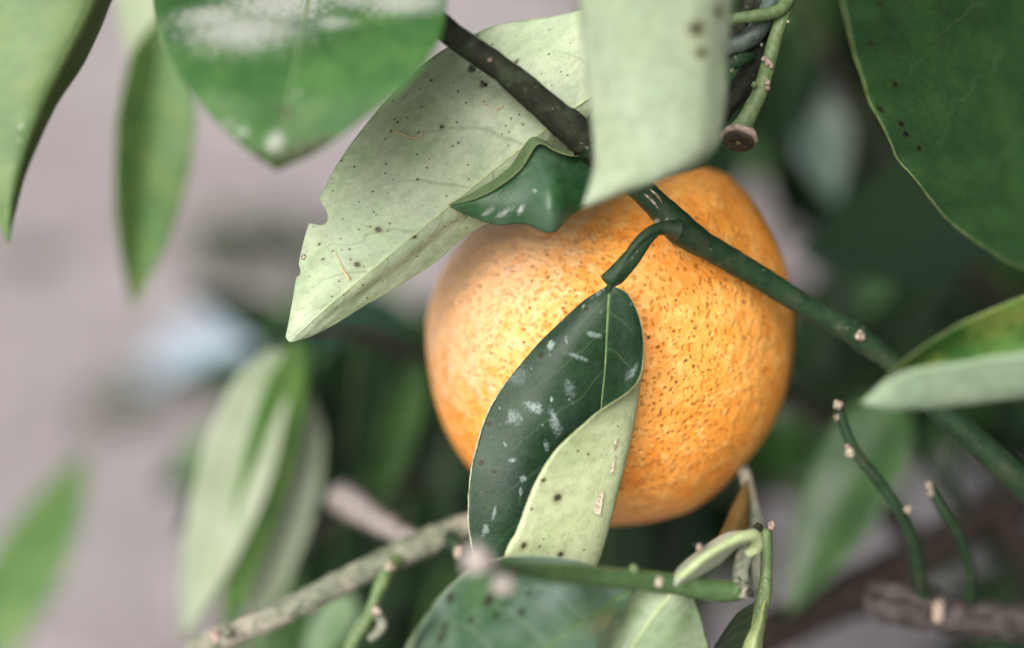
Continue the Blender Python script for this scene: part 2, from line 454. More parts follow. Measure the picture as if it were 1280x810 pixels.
B_UND_PALE = leaf_mat('far_leaf_under_pale', (0.25, 0.32, 0.19, 1), (0.31, 0.37, 0.24, 1), (0.36, 0.42, 0.26, 1), 0.55, 0.35, specks=0.25, trans=0.3, cheap=True)
UND_MID = leaf_mat('leaf_under_mid', (0.10, 0.17, 0.07, 1), (0.15, 0.22, 0.10, 1), (0.22, 0.28, 0.14, 1), 0.55, 0.3, trans=0.3)
B_UND_MID = leaf_mat('far_leaf_under_mid', (0.10, 0.17, 0.07, 1), (0.15, 0.22, 0.10, 1), (0.22, 0.28, 0.14, 1), 0.55, 0.3, trans=0.3, cheap=True)
GREEN_TWIG = solid_mat('green_twig', (0.009, 0.025, 0.011, 1), (0.018, 0.042, 0.018, 1), 0.5, 0.45, 0.22, 0.5, fleck=(0.16, 0.20, 0.14, 1), fleck_amt=0.08, patch=(0.030, 0.044, 0.022, 1))
LIGHT_TWIG = solid_mat('light_green_twig', (0.058, 0.10, 0.036, 1), (0.115, 0.165, 0.065, 1), 0.5, 0.5, 0.35, 0.5, fleck=(0.28, 0.30, 0.2, 1), fleck_amt=0.12)
BROWN_TWIG = solid_mat('brown_twig', (0.010, 0.011, 0.007, 1), (0.022, 0.024, 0.014, 1), 0.45, 0.7, 0.15, 0.8, fleck=(0.10, 0.11, 0.08, 1), fleck_amt=0.14, patch=(0.026, 0.036, 0.019, 1))
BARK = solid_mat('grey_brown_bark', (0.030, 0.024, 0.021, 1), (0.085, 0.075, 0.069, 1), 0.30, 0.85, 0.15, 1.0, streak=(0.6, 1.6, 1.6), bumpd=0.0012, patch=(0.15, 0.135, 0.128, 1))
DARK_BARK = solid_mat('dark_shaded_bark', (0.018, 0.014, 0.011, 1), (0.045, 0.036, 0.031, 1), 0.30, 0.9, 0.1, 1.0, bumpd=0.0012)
GREY_TWIG = solid_mat('grey_green_twig', (0.085, 0.10, 0.065, 1), (0.19, 0.20, 0.15, 1), 0.35, 0.7, 0.2, 0.9, bumpd=0.0008, patch=(0.26, 0.24, 0.19, 1))
PINK = solid_mat('dry_pink_scar', (0.20, 0.14, 0.105, 1), (0.42, 0.33, 0.28, 1), 1.2, 0.8, 0.2, 0.8, fleck=(0.2, 0.12, 0.08, 1), fleck_amt=0.2)
SCAR = solid_mat('pale_cut_scar', (0.13, 0.10, 0.065, 1), (0.46, 0.41, 0.33, 1), 1.4, 0.8, 0.2, 0.6)
DARKCUT = solid_mat('dark_cut_wood', (0.022, 0.017, 0.010, 1), (0.055, 0.042, 0.024, 1), 0.9, 0.7, 0.3, 1.0, fleck=(0.16, 0.14, 0.07, 1), fleck_amt=0.25)

def auto_rows(b, t, w, roll=0.0, bend=0.0, fold=0.15, twist=0.0, nrow=9):
    b, t = np.asarray(b, float), np.asarray(t, float)
    L = np.linalg.norm(t - b); a = (t - b) / L
    view = CAM - (b + t) / 2; view /= np.linalg.norm(view)
    side = np.cross(a, view); side /= np.linalg.norm(side) + 1e-9
    nrm = np.cross(side, a)
    rows = []
    for i in range(nrow):
        u = i / (nrow - 1)
        ang = roll + twist * (u - 0.5)
        s = side * math.cos(ang) + nrm * math.sin(ang); n = np.cross(s, a)
        prof = (u ** 0.60) * ((1 - u) ** 0.95) / 0.355
        mid = b + a * L * u + nrm * bend * L * 4 * u * (1 - u)
        hw = w * 0.5 * max(prof, 0.012)
        r = []
        for q in (-1, -0.55, 0, 0.55, 1):
            r.append(mid + s * hw * q * math.cos(fold) + n * hw * abs(q) ** 1.3 * math.sin(fold))
        rows.append(r)
    return rows

def petiole(b, leaf_dir, twig_pts, mat, parent, r=0.0009):
    d = np.linalg.norm(twig_pts - b, axis=1); j = int(np.argmin(d))
    q = twig_pts[j]; c = b - leaf_dir * min(0.012, d[j] * 0.5)
    ts = np.linspace(0, 1, 9)[:, None]
    pp = (1 - ts) ** 2 * q + 2 * ts * (1 - ts) * c + ts ** 2 * (b + leaf_dir * 0.002)
    V, F = tube(pp, [r * (1.2 - 0.4 * k / 8) for k in range(9)], 8)
    return mesh_obj('petiole', V, F, [mat], parent)

# ------------------------------------------------------------------ ground
def ground_mat():
    b = NB('dry_ground')
    o = b.n('ShaderNodeTexCoord').outputs['Object']
    n1 = b.noise(o, 1.3, 5, 0.6); n2 = b.noise(o, 5.5, 4, 0.65); n3 = b.noise(o, 60, 4, 0.7)
    c = b.mix(b.ramp(n1, 0.38, 0.64), (0.235, 0.206, 0.203, 1), (0.290, 0.264, 0.262, 1))
    c = b.mix(b.math('MULTIPLY', b.ramp(n2, 0.52, 0.70), 0.65), c, (0.13, 0.108, 0.098, 1))
    c = b.mix(b.math('MULTIPLY', b.ramp(n2, 0.44, 0.28), 0.5), c, (0.33, 0.285, 0.28, 1))
    c = b.mix(b.math('MULTIPLY', b.ramp(n3, 0.45, 0.75), 0.4), c, (0.20, 0.17, 0.16, 1))
    v = b.voronoi(o, 45.0)
    c = b.mix(b.math('MULTIPLY', b.ramp(v.outputs['Distance'], 0.3, 0.7), 0.35), c, (0.17, 0.15, 0.14, 1))
    nm = b.bump(b.math('ADD', v.outputs['Distance'], n3), 0.7, 0.01)
    pr = b.n('ShaderNodeBsdfPrincipled', {'Base Color': c, 'Roughness': 0.95, 'Specular IOR Level': 0.15, 'Normal': nm})
    b.t.links.new(pr.outputs[0], b.out.inputs[0])
    return b.m

def ground_hit(px, py):
    d = at(px, py, 0) - CAM
    k = -CAM_H / d[2]
    return CAM + d * k

n = 90
gx = np.sign(np.linspace(-1, 1, n)) * np.abs(np.linspace(-1, 1, n)) ** 3 * 120
V = [(x, y + 3.0, 0.03 * mnoise.noise((x * .8, y * .8, 0.0)) + 0.012 * mnoise.noise((x * 3, y * 3, 4.0))) for y in gx for x in gx]
F = [(j * n + i, j * n + i + 1, (j + 1) * n + i + 1, (j + 1) * n + i) for j in range(n - 1) for i in range(n - 1)]
ground = mesh_obj('ground', V, F, [ground_mat()], None, np.zeros(3))
tag(ground, 'dry mauve grey earth and gravel far behind the fruit', 'ground', kind='structure')

# stones and clods lying on the ground
STONE = solid_mat('pale_stone', (0.30, 0.27, 0.26, 1), (0.42, 0.38, 0.37, 1), 0.05, 0.9, 0.2, 0.6)
V, F = [], []
for k in range(500):
    x, y = rng.uniform(-2.2, 2.2), rng.uniform(1.3, 6.0); r = rng.uniform(0.006, 0.028)
    base = len(V)
    for (dx, dy, dz) in ((1, 0, .2), (.3, .9, .1), (-.8, .5, .2), (-.7, -.6, .1), (.4, -.9, .2), (.1, .1, .8), (0, 0, -.5)):
        V.append((x + dx * r * rng.uniform(.7, 1.2), y + dy * r * rng.uniform(.7, 1.2), max(-0.02, dz * r)))
    for i in range(5):
        F.append((base + i, base + (i + 1) % 5, base + 5)); F.append((base + (i + 1) % 5, base + i, base + 6))
tag(mesh_obj('gravel', V, F, [STONE], None, np.zeros(3), smooth=False), 'pale loose stones strewn over the dry ground', 'gravel', kind='stuff')

# low weeds on the ground
WEED = solid_mat('weed_green', (0.022, 0.040, 0.018, 1), (0.05, 0.075, 0.035, 1), 0.05, 0.6, 0.3, 0.2)
def weed(px, py, spread_x, spread_y, h, nbl, label):
    c = ground_hit(px, py)
    V, F = [], []
    for k in range(nbl):
        x = c[0] + rng.normal(0, spread_x); y = c[1] + rng.normal(0, spread_y); z = -0.01
        a = rng.uniform(0, 2 * math.pi); l = h * rng.uniform(0.5, 1.3); w = 0.012 * rng.uniform(.6, 1.4)
        dx, dy = math.cos(a), math.sin(a); lean = rng.uniform(0.2, 0.9)
        b0 = len(V)
        for s_, ww in ((0, w * .6), (.4, w), (.8, w * .7), (1.0, .001)):
            px_, py_, pz_ = x + dx * lean * l * s_ ** 1.5, y + dy * lean * l * s_ ** 1.5, z + l * (s_ - 0.3 * s_ ** 2 * lean)
            V.append((px_ - dy * ww, py_ + dx * ww, pz_)); V.append((px_ + dy * ww, py_ - dx * ww, pz_))
        for s_ in range(3): F.append((b0 + 2 * s_, b0 + 2 * s_ + 1, b0 + 2 * s_ + 3, b0 + 2 * s_ + 2))
    tag(mesh_obj('weed', V, F, [WEED], None, c), label, 'weed', 'low weeds on the ground', kind='stuff')
weed(320, 318, 0.075, 0.04, 0.09, 110, 'dark green weed patch lying flat beyond the tip of the pale leaf')
weed(150, 500, 0.03, 0.03, 0.04, 26, 'small dull green weed tuft beside the added blue sheet')
weed(30, 320, 0.05, 0.03, 0.03, 30, 'thin sparse weed below the tip of the yellowish hanging leaf')

# added sheet, its pale blue standing in for sky reflected by a leaf
c = ground_hit(270, 458)
V, F = [], []
nn_ = 24
for j in range(nn_ + 1):
    for i in range(nn_ + 1):
        x, y = (i / nn_ - .5), (j / nn_ - .5)
        k = 1 + 0.18 * mnoise.noise((math.atan2(y, x) * 1.3, 0.2, 7.7))
        V.append((c[0] + x * 0.19 * k + y * 0.05, c[1] + y * 0.22 * k, 0.035 + 0.016 * mnoise.noise((x * 4, y * 4, 1.0)) + 0.006 * mnoise.noise((x * 11, y * 11, 3.0))))
for j in range(nn_):
    for i in range(nn_):
        a = j * (nn_ + 1) + i
        F.append((a, a + 1, a + nn_ + 2, a + nn_ + 1))
sheet = mesh_obj('gleam_sheet', V, F, [solid_mat('sky_gleam_blue', (0.25, 0.32, 0.37, 1), (0.33, 0.39, 0.44, 1), 0.02, 0.6, 0.3, 0.3)], None, c)
sm = sheet.modifiers.new('thickness', 'SOLIDIFY'); sm.thickness = 0.004
tag(sheet, 'added pale blue sheet imitating a leaf that reflects the sky', 'sheet')

# ------------------------------------------------------------------ the orange
OC = np.array([760.0, 432.0]); O_D = 46.0
outline = [(991, 420), (985, 345), (965, 294), (938, 247), (908, 216), (880, 207), (845, 212), (800, 226), (740, 240), (690, 250), (640, 263), (590, 288),
           (555, 330), (534, 380), (530, 420), (535, 470), (548, 520), (566, 560), (590, 592), (630, 625), (690, 648), (750, 657), (800, 656), (860, 640), (920, 592), (958, 545), (980, 495)]
oa = np.array([math.atan2(-(y - OC[1]), x - OC[0]) for x, y in outline]); orr = np.array([math.hypot(x - OC[0], y - OC[1]) for x, y in outline])
o_ = np.argsort(oa); oa, orr = oa[o_], orr[o_]
oa3 = np.concatenate([oa - 2 * math.pi, oa, oa + 2 * math.pi]); orr3 = np.concatenate([orr, orr, orr])
R0 = 229.0
oc_w = at(OC[0], OC[1], O_D)
RM = mmpx(R0, O_D - 4)
V, F = [], []
NI, NJ = 150, 240
for i in range(NI + 1):
    ph = math.pi * i / NI
    for j in range(NJ):
        th = 2 * math.pi * j / NJ
        # poles on the viewing axis, x right, y up, z towards the camera
        nx, ny, nz = math.sin(ph) * math.cos(th), math.sin(ph) * math.sin(th), math.cos(ph)
        rho2 = nx * nx + ny * ny
        rr = np.interp(math.atan2(ny, nx), oa3, orr3) / R0
        k = 1 + (rr - 1) * rho2
        k *= 1 + 0.006 * mnoise.noise((nx * 2.2, ny * 2.2, nz * 2.2)) + 0.0035 * mnoise.noise((nx * 7, ny * 7, nz * 7)) + 0.0016 * mnoise.noise((nx * 22, ny * 22, nz * 22))
        q = (AX_R * nx + AX_U * ny - AX_F * nz * 0.97) * RM * k
        V.append(oc_w + q)
for i in range(NI):
    for j in range(NJ):
        j2 = (j + 1) % NJ
        F.append((i * NJ + j, (i + 1) * NJ + j, (i + 1) * NJ + j2, i * NJ + j2))
def orange_mat():
    b = NB('orange_peel')
    o = b.n('ShaderNodeTexCoord').outputs['Object']
    mm = b.vmath('SCALE', o, scale=1000.0)
    big = b.noise(mm, 0.055, 3, 0.6); mid = b.noise(mm, 0.33, 4, 0.65); fin = b.noise(mm, 0.95, 3, 0.6)
    c = b.mix(b.ramp(big, 0.35, 0.66), (0.68, 0.245, 0.030, 1), (0.74, 0.335, 0.070, 1))
    c = b.mix(b.math('MULTIPLY', b.ramp(mid, 0.50, 0.68), 0.75), c, (0.78, 0.43, 0.13, 1))
    c = b.mix(b.math('MULTIPLY', b.ramp(mid, 0.46, 0.30), 0.65), c, (0.66, 0.17, 0.010, 1))
    c = b.mix(b.math('MULTIPLY', b.ramp(fin, 0.56, 0.72), 0.40), c, (0.80, 0.50, 0.19, 1))
    # pale scurf left by rubbing, on the shoulder
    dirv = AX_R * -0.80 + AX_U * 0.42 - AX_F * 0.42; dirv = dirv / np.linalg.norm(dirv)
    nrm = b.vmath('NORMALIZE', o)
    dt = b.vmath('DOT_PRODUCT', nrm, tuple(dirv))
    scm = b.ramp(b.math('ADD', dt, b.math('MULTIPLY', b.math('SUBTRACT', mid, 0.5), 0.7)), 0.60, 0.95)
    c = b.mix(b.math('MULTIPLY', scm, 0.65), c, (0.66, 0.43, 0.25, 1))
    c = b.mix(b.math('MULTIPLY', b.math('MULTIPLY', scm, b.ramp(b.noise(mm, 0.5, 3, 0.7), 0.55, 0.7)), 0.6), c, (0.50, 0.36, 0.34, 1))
    # brown patches
    c = b.mix(b.math('MULTIPLY', b.ramp(b.noise(mm, 0.16, 5, 0.72), 0.60, 0.74), 0.55), c, (0.50, 0.14, 0.018, 1))
    # dark specks, thicker in some parts
    reg = b.noise(mm, 0.06, 3, 0.6)
    dmm = b.vmath('ADD', mm, b.vmath('SCALE', b.n('ShaderNodeTexNoise', {'Vector': mm, 'Scale': 1.6, 'Detail': 2.0}).outputs['Color'], scale=0.55))
    for sc, rad, lo, hi in ((0.64, 0.26, 0.42, 0.12), (1.05, 0.30, 0.62, 0.32), (0.42, 0.18, 0.70, 0.45)):
        v = b.voronoi(dmm, sc)
        vr = b.n('ShaderNodeSeparateColor', {0: v.outputs['Color']})
        thr = b.ramp(reg, 0.35, 0.65, lo, hi)
        on = b.math('GREATER_THAN', vr.outputs[0], thr)
        size = b.math('MULTIPLY_ADD', vr.outputs[1], rad * 0.8, rad * 0.35)
        m_ = b.math('MULTIPLY', b.ramp(b.math('DIVIDE', v.outputs['Distance'], size), 0.45, 1.0, 1.0, 0.0), on)
        c = b.mix(b.math('MULTIPLY', m_, 0.92), c, (0.075, 0.022, 0.007, 1))
    # oil glands
    gl = b.voronoi(mm, 0.78)
    h = b.math('ADD', b.ramp(gl.outputs['Distance'], 0.0, 0.42, 0.0, 1.0), b.math('MULTIPLY', mid, 1.3))
    nm = b.bump(h, 0.75, 0.0009)
    rg = b.math('MULTIPLY_ADD', fin, 0.25, 0.30)
    pr = b.n('ShaderNodeBsdfPrincipled', {'Base Color': c, 'Roughness': rg, 'Specular IOR Level': 0.28, 'Normal': nm,
             'Subsurface Weight': 0.18, 'Subsurface Radius': (1.0, 0.35, 0.08), 'Subsurface Scale': 0.0025})
    b.t.links.new(pr.outputs[0], b.out.inputs[0])
    return b.m
orange = thing('orange', oc_w, 'ripe speckled orange hanging on the tree behind the curled leaf', 'orange')
mesh_obj('peel', V, F, [orange_mat()], orange)
stem('fruit_stalk', [(868, 232, 44, 16), (868, 205, 43, 12), (866, 160, 42, 11), (858, 90, 40, 11), (850, -30, 40, 11), (860, -140, 45, 12)], GREEN_TWIG, orange, sides=12)

# ------------------------------------------------------------------ fruiting branch
br = thing('fruiting_branch', at(1400, 690, 44), 'dark green branch crossing in front of the orange with leaves on it', 'branch')
path = [(400, -95, -14, 16), (470, -30, -12, 16), (550, 32, -10, 16), (600, 68, -8, 16), (640, 97, -7, 17), (690, 140, -4, 19), (728, 172, -2, 22), (765, 205, 0, 17),
        (805, 240, 2, 16), (832, 267, 3, 18), (855, 290, 4, 20), (885, 309, 7, 16.5), (930, 335, 11, 15.5), (1000, 378, 16, 14.5), (1064, 415, 19, 14.5), (1078, 426, 20, 15.5), (1110, 450, 22, 13),
        (1160, 498, 25, 15), (1220, 553, 27, 18), (1290, 612, 30, 20), (1400, 690, 44, 24)]
i_split = 7
stem('old_wood', path[:i_split + 1], BROWN_TWIG, br, lump=0.10, seed=3)
stem('green_wood', path[i_split - 1:], GREEN_TWIG, br, lump=0.07, seed=5)
knob('node', at(735, 178, -3), mmpx(27), BROWN_TWIG, br, axis=(0.7, 0, -0.7), squash=0.9, seed=2, rough=0.35)
for k in range(6):
    knob('bark_fleck', at(733 + rng.uniform(-8, 9), 178 + rng.uniform(-16, 16), -7.5 + rng.uniform(-.4, .4)), mmpx(rng.uniform(1.0, 2.2)), GREY_TWIG if k % 2 else BROWN_TWIG, br, seed=k * 3)
knob('leaf_scar', at(1075, 420, 16.8), mmpx(9, 17), SCAR, br, axis=(0.3, -0.8, 0.4), squash=0.6, seed=4)
knob('leaf_scar', at(1061, 413, 17.5), mmpx(5, 17), SCAR, br, axis=(0.3, -0.8, 0.4), squash=0.6, seed=6)
knob('leaf_scar', at(822, 276, 1.2), mmpx(5.5), GREY_TWIG, br, squash=0.7, seed=7)
knob('leaf_scar', at(834, 275, 0.6), mmpx(4), GREY_TWIG, br, squash=0.4, seed=8)
knob('bump', at(590, 86, -9), mmpx(7), BROWN_TWIG, br, squash=0.7, seed=9)
knob('bump', at(612, 75, -11), mmpx(3.0), PINK, br, squash=0.5, seed=10)
for (x0, y0, x1, y1) in ((812, 236, 828, 254), (806, 243, 823, 261)):
    stem('bark_split', [(x0, y0, -0.4, 0.8), ((x0 + x1) / 2 + 1, (y0 + y1) / 2 - 1, -0.2, 1.7), (x1, y1, 0.2, 0.7)], SCAR, br, sides=6, step=4, lump=0.2)

# --- curled leaf in front of the orange
cl_rows = [
    [(759, 357, -1), (760, 357, -1), (762, 357, -1), (764, 357, -1), (766, 357, -1), (767, 357, -1)],
    [(728, 377, 1), (745, 372, 0), (761, 373, -1), (773, 370, -1), (781, 369, -1.5), (786, 368, -2.5)],
    [(685, 417, 2), (722, 410, 0), (759, 410, 0), (783, 402, 0), (796, 398, -2), (801, 401, -4)],
    [(648, 458, 2), (702, 454, 0), (757, 450, 2), (788, 442, 2), (803, 436, -1), (804, 443, -5)],
    [(617, 502, 2), (685, 502, 0), (753, 495, 4), (787, 486, 4), (802, 470, 0), (794, 481, -6)],
    [(598, 548, 1), (671, 552, 0), (748, 545, 6), (783, 530, 5), (793, 508, 0), (742, 519, -7)],
    [(588, 595, 0), (657, 600, 0), (739, 600, 7), (771, 585, 6), (780, 556, 0), (694, 563, -8)],
    [(585, 640, -1), (648, 648, 0), (728, 652, 7), (757, 640, 6), (766, 610, 0), (667, 606, -8)],
    [(589, 680, -1), (640, 690, 0), (712, 700, 7), (745, 690, 6), (751, 664, 0), (650, 652, -8)],
    [(602, 715, -1), (635, 725, 0), (690, 738, 6), (725, 730, 5), (737, 708, 0), (630, 697, -8)],
    [(625, 752, 0), (642, 756, 1), (668, 768, 4), (700, 760, 3), (712, 748, 0), (634, 738, -6)],
    [(650, 795, 0), (650, 795, 0), (650, 796, 0), (651, 796, 0), (651, 796, 0), (650, 795, 0)]]
CL = Leaf(cl_rows, 2, 170, 76, 'top', 0.34, 0.22, 0.010, seed=1, ripple=0.12)
def fs(L, pts): return [(*L.find(x, y), r) for x, y, r in pts]
def fp(L, pts): return [(*L.find(x, y), rx, ry, a, amt) for x, y, rx, ry, a, amt in pts]
cl_top = leaf_mat('curled_leaf_upper', (0.006, 0.020, 0.009, 1), (0.011, 0.034, 0.013, 1), (0.050, 0.09, 0.036, 1), 0.42, 0.16, veins=0.7, n_veins=8, bump=0.12,
    pale_noise=0.9, pale_col=(0.28, 0.34, 0.33, 1), dust_sheen=0.05, trans=0.015,
    pale=fp(CL, [(695, 528, 4.31, 1.49, 0.35, 0.69), (668, 508, 2.67, 1.65, 1.1, 0.60), (640, 520, 2.82, 2.15, 0.3, 0.39), (688, 432, 1.78, 1.16, 0, 0.69), (722, 446, 3.86, 0.75, 1.2, 0.43),
        (742, 418, 2.67, 0.83, 1.3, 0.52), (710, 485, 3.27, 1.65, 0.2, 0.30), (683, 557, 1.94, 0.83, 0.2, 0.60), (792, 465, 1.94, 2.64, 0.3, 0.43), (650, 615, 2.23, 0.57, 0.1, 0.52),
        (617, 640, 2.52, 0.57, 0.1, 0.52), (607, 663, 2.38, 0.99, 0, 0.60), (640, 575, 1.03, 1.16, 0, 0.60), (655, 597, 1.49, 0.99, 0.3, 0.60), (748, 366, 1.34, 0.99, 0, 0.43), (645, 470, 3.56, 3.30, .4, 0.19)]),
    spots=fs(CL, [(611, 529, 1.0), (602, 578, 0.9), (618, 590, 0.8), (676, 445, 0.9), (733, 386, 0.7)]), spot_col=(0.010, 0.010, 0.006, 1), halo=(0.03, 0.05, 0.02, 1))
cl_und = leaf_mat('curled_leaf_under', (0.35, 0.42, 0.22, 1), (0.43, 0.48, 0.29, 1), (0.43, 0.47, 0.30, 1), 0.55, 0.3, veins=1.0, n_veins=8, specks=0.22,
    spots=fs(CL, [(679, 602, 0.6), (697, 621, 1.0), (658, 682, 0.7), (698, 693, 0.7), (735, 566, 0.3), (676, 683, 0.3), (724, 563, .3), (662, 636, .3)]), trans=0.12, fine=0.10)
leafC = CL.build('leaf', [cl_top, cl_und, EDGE], br)
tag(leafC, 'curled dark leaf with its pale underside folded over')
CL.midrib(VEIN_TOP, leafC, 0.36, 0.9, lift=-0.0)
MARGIN = solid_mat('pale_margin', (0.17, 0.20, 0.12, 1), (0.36, 0.38, 0.28, 1), 1.0, 0.5)
CL.margin(MARGIN, leafC, -1, 0.19, 0.3, 0.95)
# insect scars on the fold
for (cx, cy, pts_) in ((744, 628, [(-8, 9), (-2, 14), (3, 16), (8, -14), (2, -8)]), (763, 583, [(-6, 8), (0, 8), (4, -14), (0, -6)]), (770, 556, [(-4, 8), (0, 6), (4, -10), (0, -4)])):
    P0, N0 = CL.point(cx, cy)
    ring = [P0 + N0 * 0.00035 + AX_R * mmpx(x) - AX_U * mmpx(y) for x, y in pts_]
    ring = ring + [q - N0 * 0.0006 for q in ring]
    k_ = len(pts_)
    F_ = [tuple(range(k_)), tuple(range(2 * k_ - 1, k_ - 1, -1))] + [(i, (i + 1) % k_, (i + 1) % k_ + k_, i + k_) for i in range(k_)]
    mesh_obj('chewed_scar', ring, F_, [SCAR], leafC, smooth=False)

# winged leaf stalk
stem('petiole', [(848, 287, 0, 13), (832, 285, -1, 9), (815, 289, -2, 7.5), (797, 303, -2.5, 6), (781, 325, -2.5, 5), (769, 345, -2, 4.5), (762, 358, -1.2, 4), (761, 368, -0.8, 3)], GREEN_TWIG, br, sides=12, lump=0.04)
WG = Leaf([[(824, 282, -2.0), (825, 286, -2.4), (826, 291, -2.0)], [(802, 295, -2), (806, 300, -2.6), (813, 306, -2)], [(783, 313, -2.2), (790, 320, -2.8), (799, 328, -2)],
           [(764, 333, -2), (775, 338, -2.8), (787, 343, -1.6)], [(752, 345, -1.6), (767, 350, -2.4), (778, 353, -1)], [(756, 353, -1.4), (763, 356, -1.6), (771, 357, -1)]], 1, 30, 14, 'top', 0.5, 0.0, 0.0, seed=3)
WG.build('petiole_wing', [GREEN_TWIG, GREEN_TWIG, GREEN_TWIG], br)

# --- large pale leaf seen from below
D_rows = [
    [(772, 88, 3.3), (773, 90, 3.3), (775, 94, 3.3), (776, 98, 3.3), (777, 100, 3.3)],
    [(762, 14, 4.4), (755, 66, 2.2), (742, 118, 1.7), (750, 136, 3.3), (758, 150, 5.5)],
    [(690, 21, 5.0), (694, 84, 1.7), (700, 148, 1.1), (715, 165, 3.3), (730, 182, 5.5)],
    [(604, 37, 5.5), (632, 108, 1.1), (660, 178, 0.6), (678, 196, 3.3), (692, 215, 5.5)],
    [(519, 88, 5.5), (565, 153, 0.6), (610, 218, 0.6), (632, 238, 3.9), (648, 256, 6.1)],
    [(450, 164, 5.0), (503, 213, 0.0), (555, 262, 0.0), (572, 279, 3.3), (585, 293, 6.1)],
    [(409, 229, 3.9), (457, 266, -0.6), (505, 303, -0.6), (524, 318, 2.8), (540, 331, 5.5)],
    [(384, 289, 2.8), (419, 317, -0.6), (455, 345, -0.6), (469, 357, 2.2), (481, 368, 4.4)],
    [(371, 344, 1.7), (393, 361, -0.6), (415, 378, -0.6), (425, 387, 1.1), (433, 396, 2.8)],
    [(362, 397, 0.6), (370, 403, -0.6), (379, 411, -0.6), (385, 415, 0.0), (391, 419, 1.1)],
    [(357, 421, 0.0), (359, 424, 0.0), (362, 427, 0.0), (364, 427, 0.0), (366, 426, 0.0)]]
DL = Leaf(D_rows, 2, 190, 80, 'under', 0.32, 0.22, 0.012, notches=((-1, 0.658, 0.022, 0.20), (-1, 0.79, 0.012, 0.08)), seed=2, ripple=0.2)
d_und = leaf_mat('pale_leaf_under', (0.32, 0.42, 0.245, 1), (0.42, 0.485, 0.32, 1), (0.10, 0.16, 0.07, 1), 0.50, 0.42, veins=0.8, n_veins=8, specks=0.85, trans=0.22, fine=0.08,
    spots=fs(DL, [(473, 285, 0.75), (517, 297, 0.55), (447, 329, 0.75), (604, 107, 0.6), (645, 79, 0.4), (552, 160, 0.45), (572, 178, 0.3), (437, 324, 0.3), (399, 305, 0.35), (463, 282, .3), (437, 312, .3), (403, 324, .3)]), halo=(0.20, 0.20, 0.10, 1), dust_sheen=0.2)
leafD = DL.build('leaf', [TOP_MID, d_und, EDGE], br)
tag(leafD, 'large pale green leaf seen from below with black specks')
DL.midrib(VEIN_UND, leafD, 0.30, 0.95, lift=0.12)
stem('petiole', [(742, 150, 0, 9), (760, 120, 4, 8), (775, 96, 6, 6)], BROWN_TWIG, br, sides=10)

# --- dark leaf folded under the node
LB_rows = [
    [(560, 258, 0), (560, 258, 0), (560, 258, 0), (560, 258, 0), (561, 259, 0)],
    [(600, 247, -4), (592, 242, -2), (588, 252, -2.5), (588, 262, -2), (589, 271, -1)],
    [(645, 216, -5.5), (636, 211, -2.5), (630, 232, -4), (625, 258, -4), (621, 281, -2)],
    [(672, 179, -5.5), (663, 174, -2.5), (663, 215, -5), (659, 250, -6), (655, 280, -4)],
    [(698, 190, -5), (690, 186, -2), (690, 222, -6.5), (690, 258, -8.5), (689, 291, -7)],
    [(722, 196, -3), (716, 190, 0), (717, 218, -3), (717, 245, -4), (716, 267, -3)],
    [(750, 186, 1), (748, 184, 3), (747, 205, 2), (748, 225, 1), (750, 242, 2)]]
LB = Leaf(LB_rows, 2, 90, 44, 'top', 0.32, 0.35, 0.012, seed=5, ripple=0.3)
lb_top = leaf_mat('folded_leaf_upper', (0.012, 0.048, 0.015, 1), (0.022, 0.075, 0.022, 1), (0.07, 0.13, 0.05, 1), 0.36, 0.3, veins=0.3, trans=0.05, bump=0.15,
    pale=fp(LB, [(650, 262, 1.0, 1.4, 0.2, 0.8), (630, 267, 2.8, 1.2, 0, 0.45), (610, 266, 2.4, 1.2, 0, 0.35), (668, 238, .6, .6, 0, .4)]), pale_col=(0.5, 0.53, 0.52, 1), dust_sheen=0.15)  # pale marks, with a highlight patch painted in among them
leafB = LB.build('leaf', [lb_top, UND_MID, EDGE], br)
tag(leafB, 'small glossy dark leaf folded below the node')

# things stuck to the pale leaf
FIBRE = solid_mat('dry_fibre', (0.38, 0.27, 0.14, 1), (0.55, 0.43, 0.26, 1), 1.0, 0.6, 0.3, 0.3)
def fibre(pts, r, label):
    pp = []
    for (x, y) in pts:
        P0, N0 = DL.point(x, y); pp.append(P0 + N0 * (mmpx(r) + 0.00022))
    pp = cr_eval(np.array(pp), np.linspace(0, len(pp) - 1, 24))
    V, F = tube(pp, [mmpx(r)] * 24, 7, lump=0.2)
    tag(mesh_obj('dry_fibre', V, F, [FIBRE], None, pp[0]), label, 'plant fibre', 'dry bits on the pale leaf')
fibre([(491, 163), (503, 167), (516, 171), (526, 172), (527, 168)], 1.1, 'thin tan dry fibre with a hooked end on the pale leaf')
fibre([(418, 312), (424, 324), (430, 338)], 0.6, 'hair thin dry fibre near the tip of the pale leaf')
fibre([(428, 334), (432, 341), (436, 350)], 1.7, 'thick tan flake at the end of the hair thin fibre')
fibre([(619, 139), (625, 135), (629, 132)], 1.2, 'short straw bit on the pale leaf just below the brown branch')
fibre([(605, 128), (609, 132), (612, 130)], 0.8, 'tiny brown thread on the pale leaf beside the straw bit')
P0, N0 = DL.point(380, 322)
si = thing('scale_insect', P0, 'round whitish scale insect with grey rim near the edge of the pale leaf', 'insect')
knob('shell', P0 + N0 * 0.0002, mmpx(4.3), SCAR, si, axis=N0, squash=0.35, seed=1, rough=0.12)
knob('rim', P0 + N0 * 0.0001, mmpx(5.6), BARK, si, axis=N0, squash=0.2, seed=2, rough=0.08)
P0, N0 = DL.point(604, 107)
dg = thing('dust_clump', P0, 'grey fuzzy lump of debris on the pale leaf under the brown branch', 'debris')
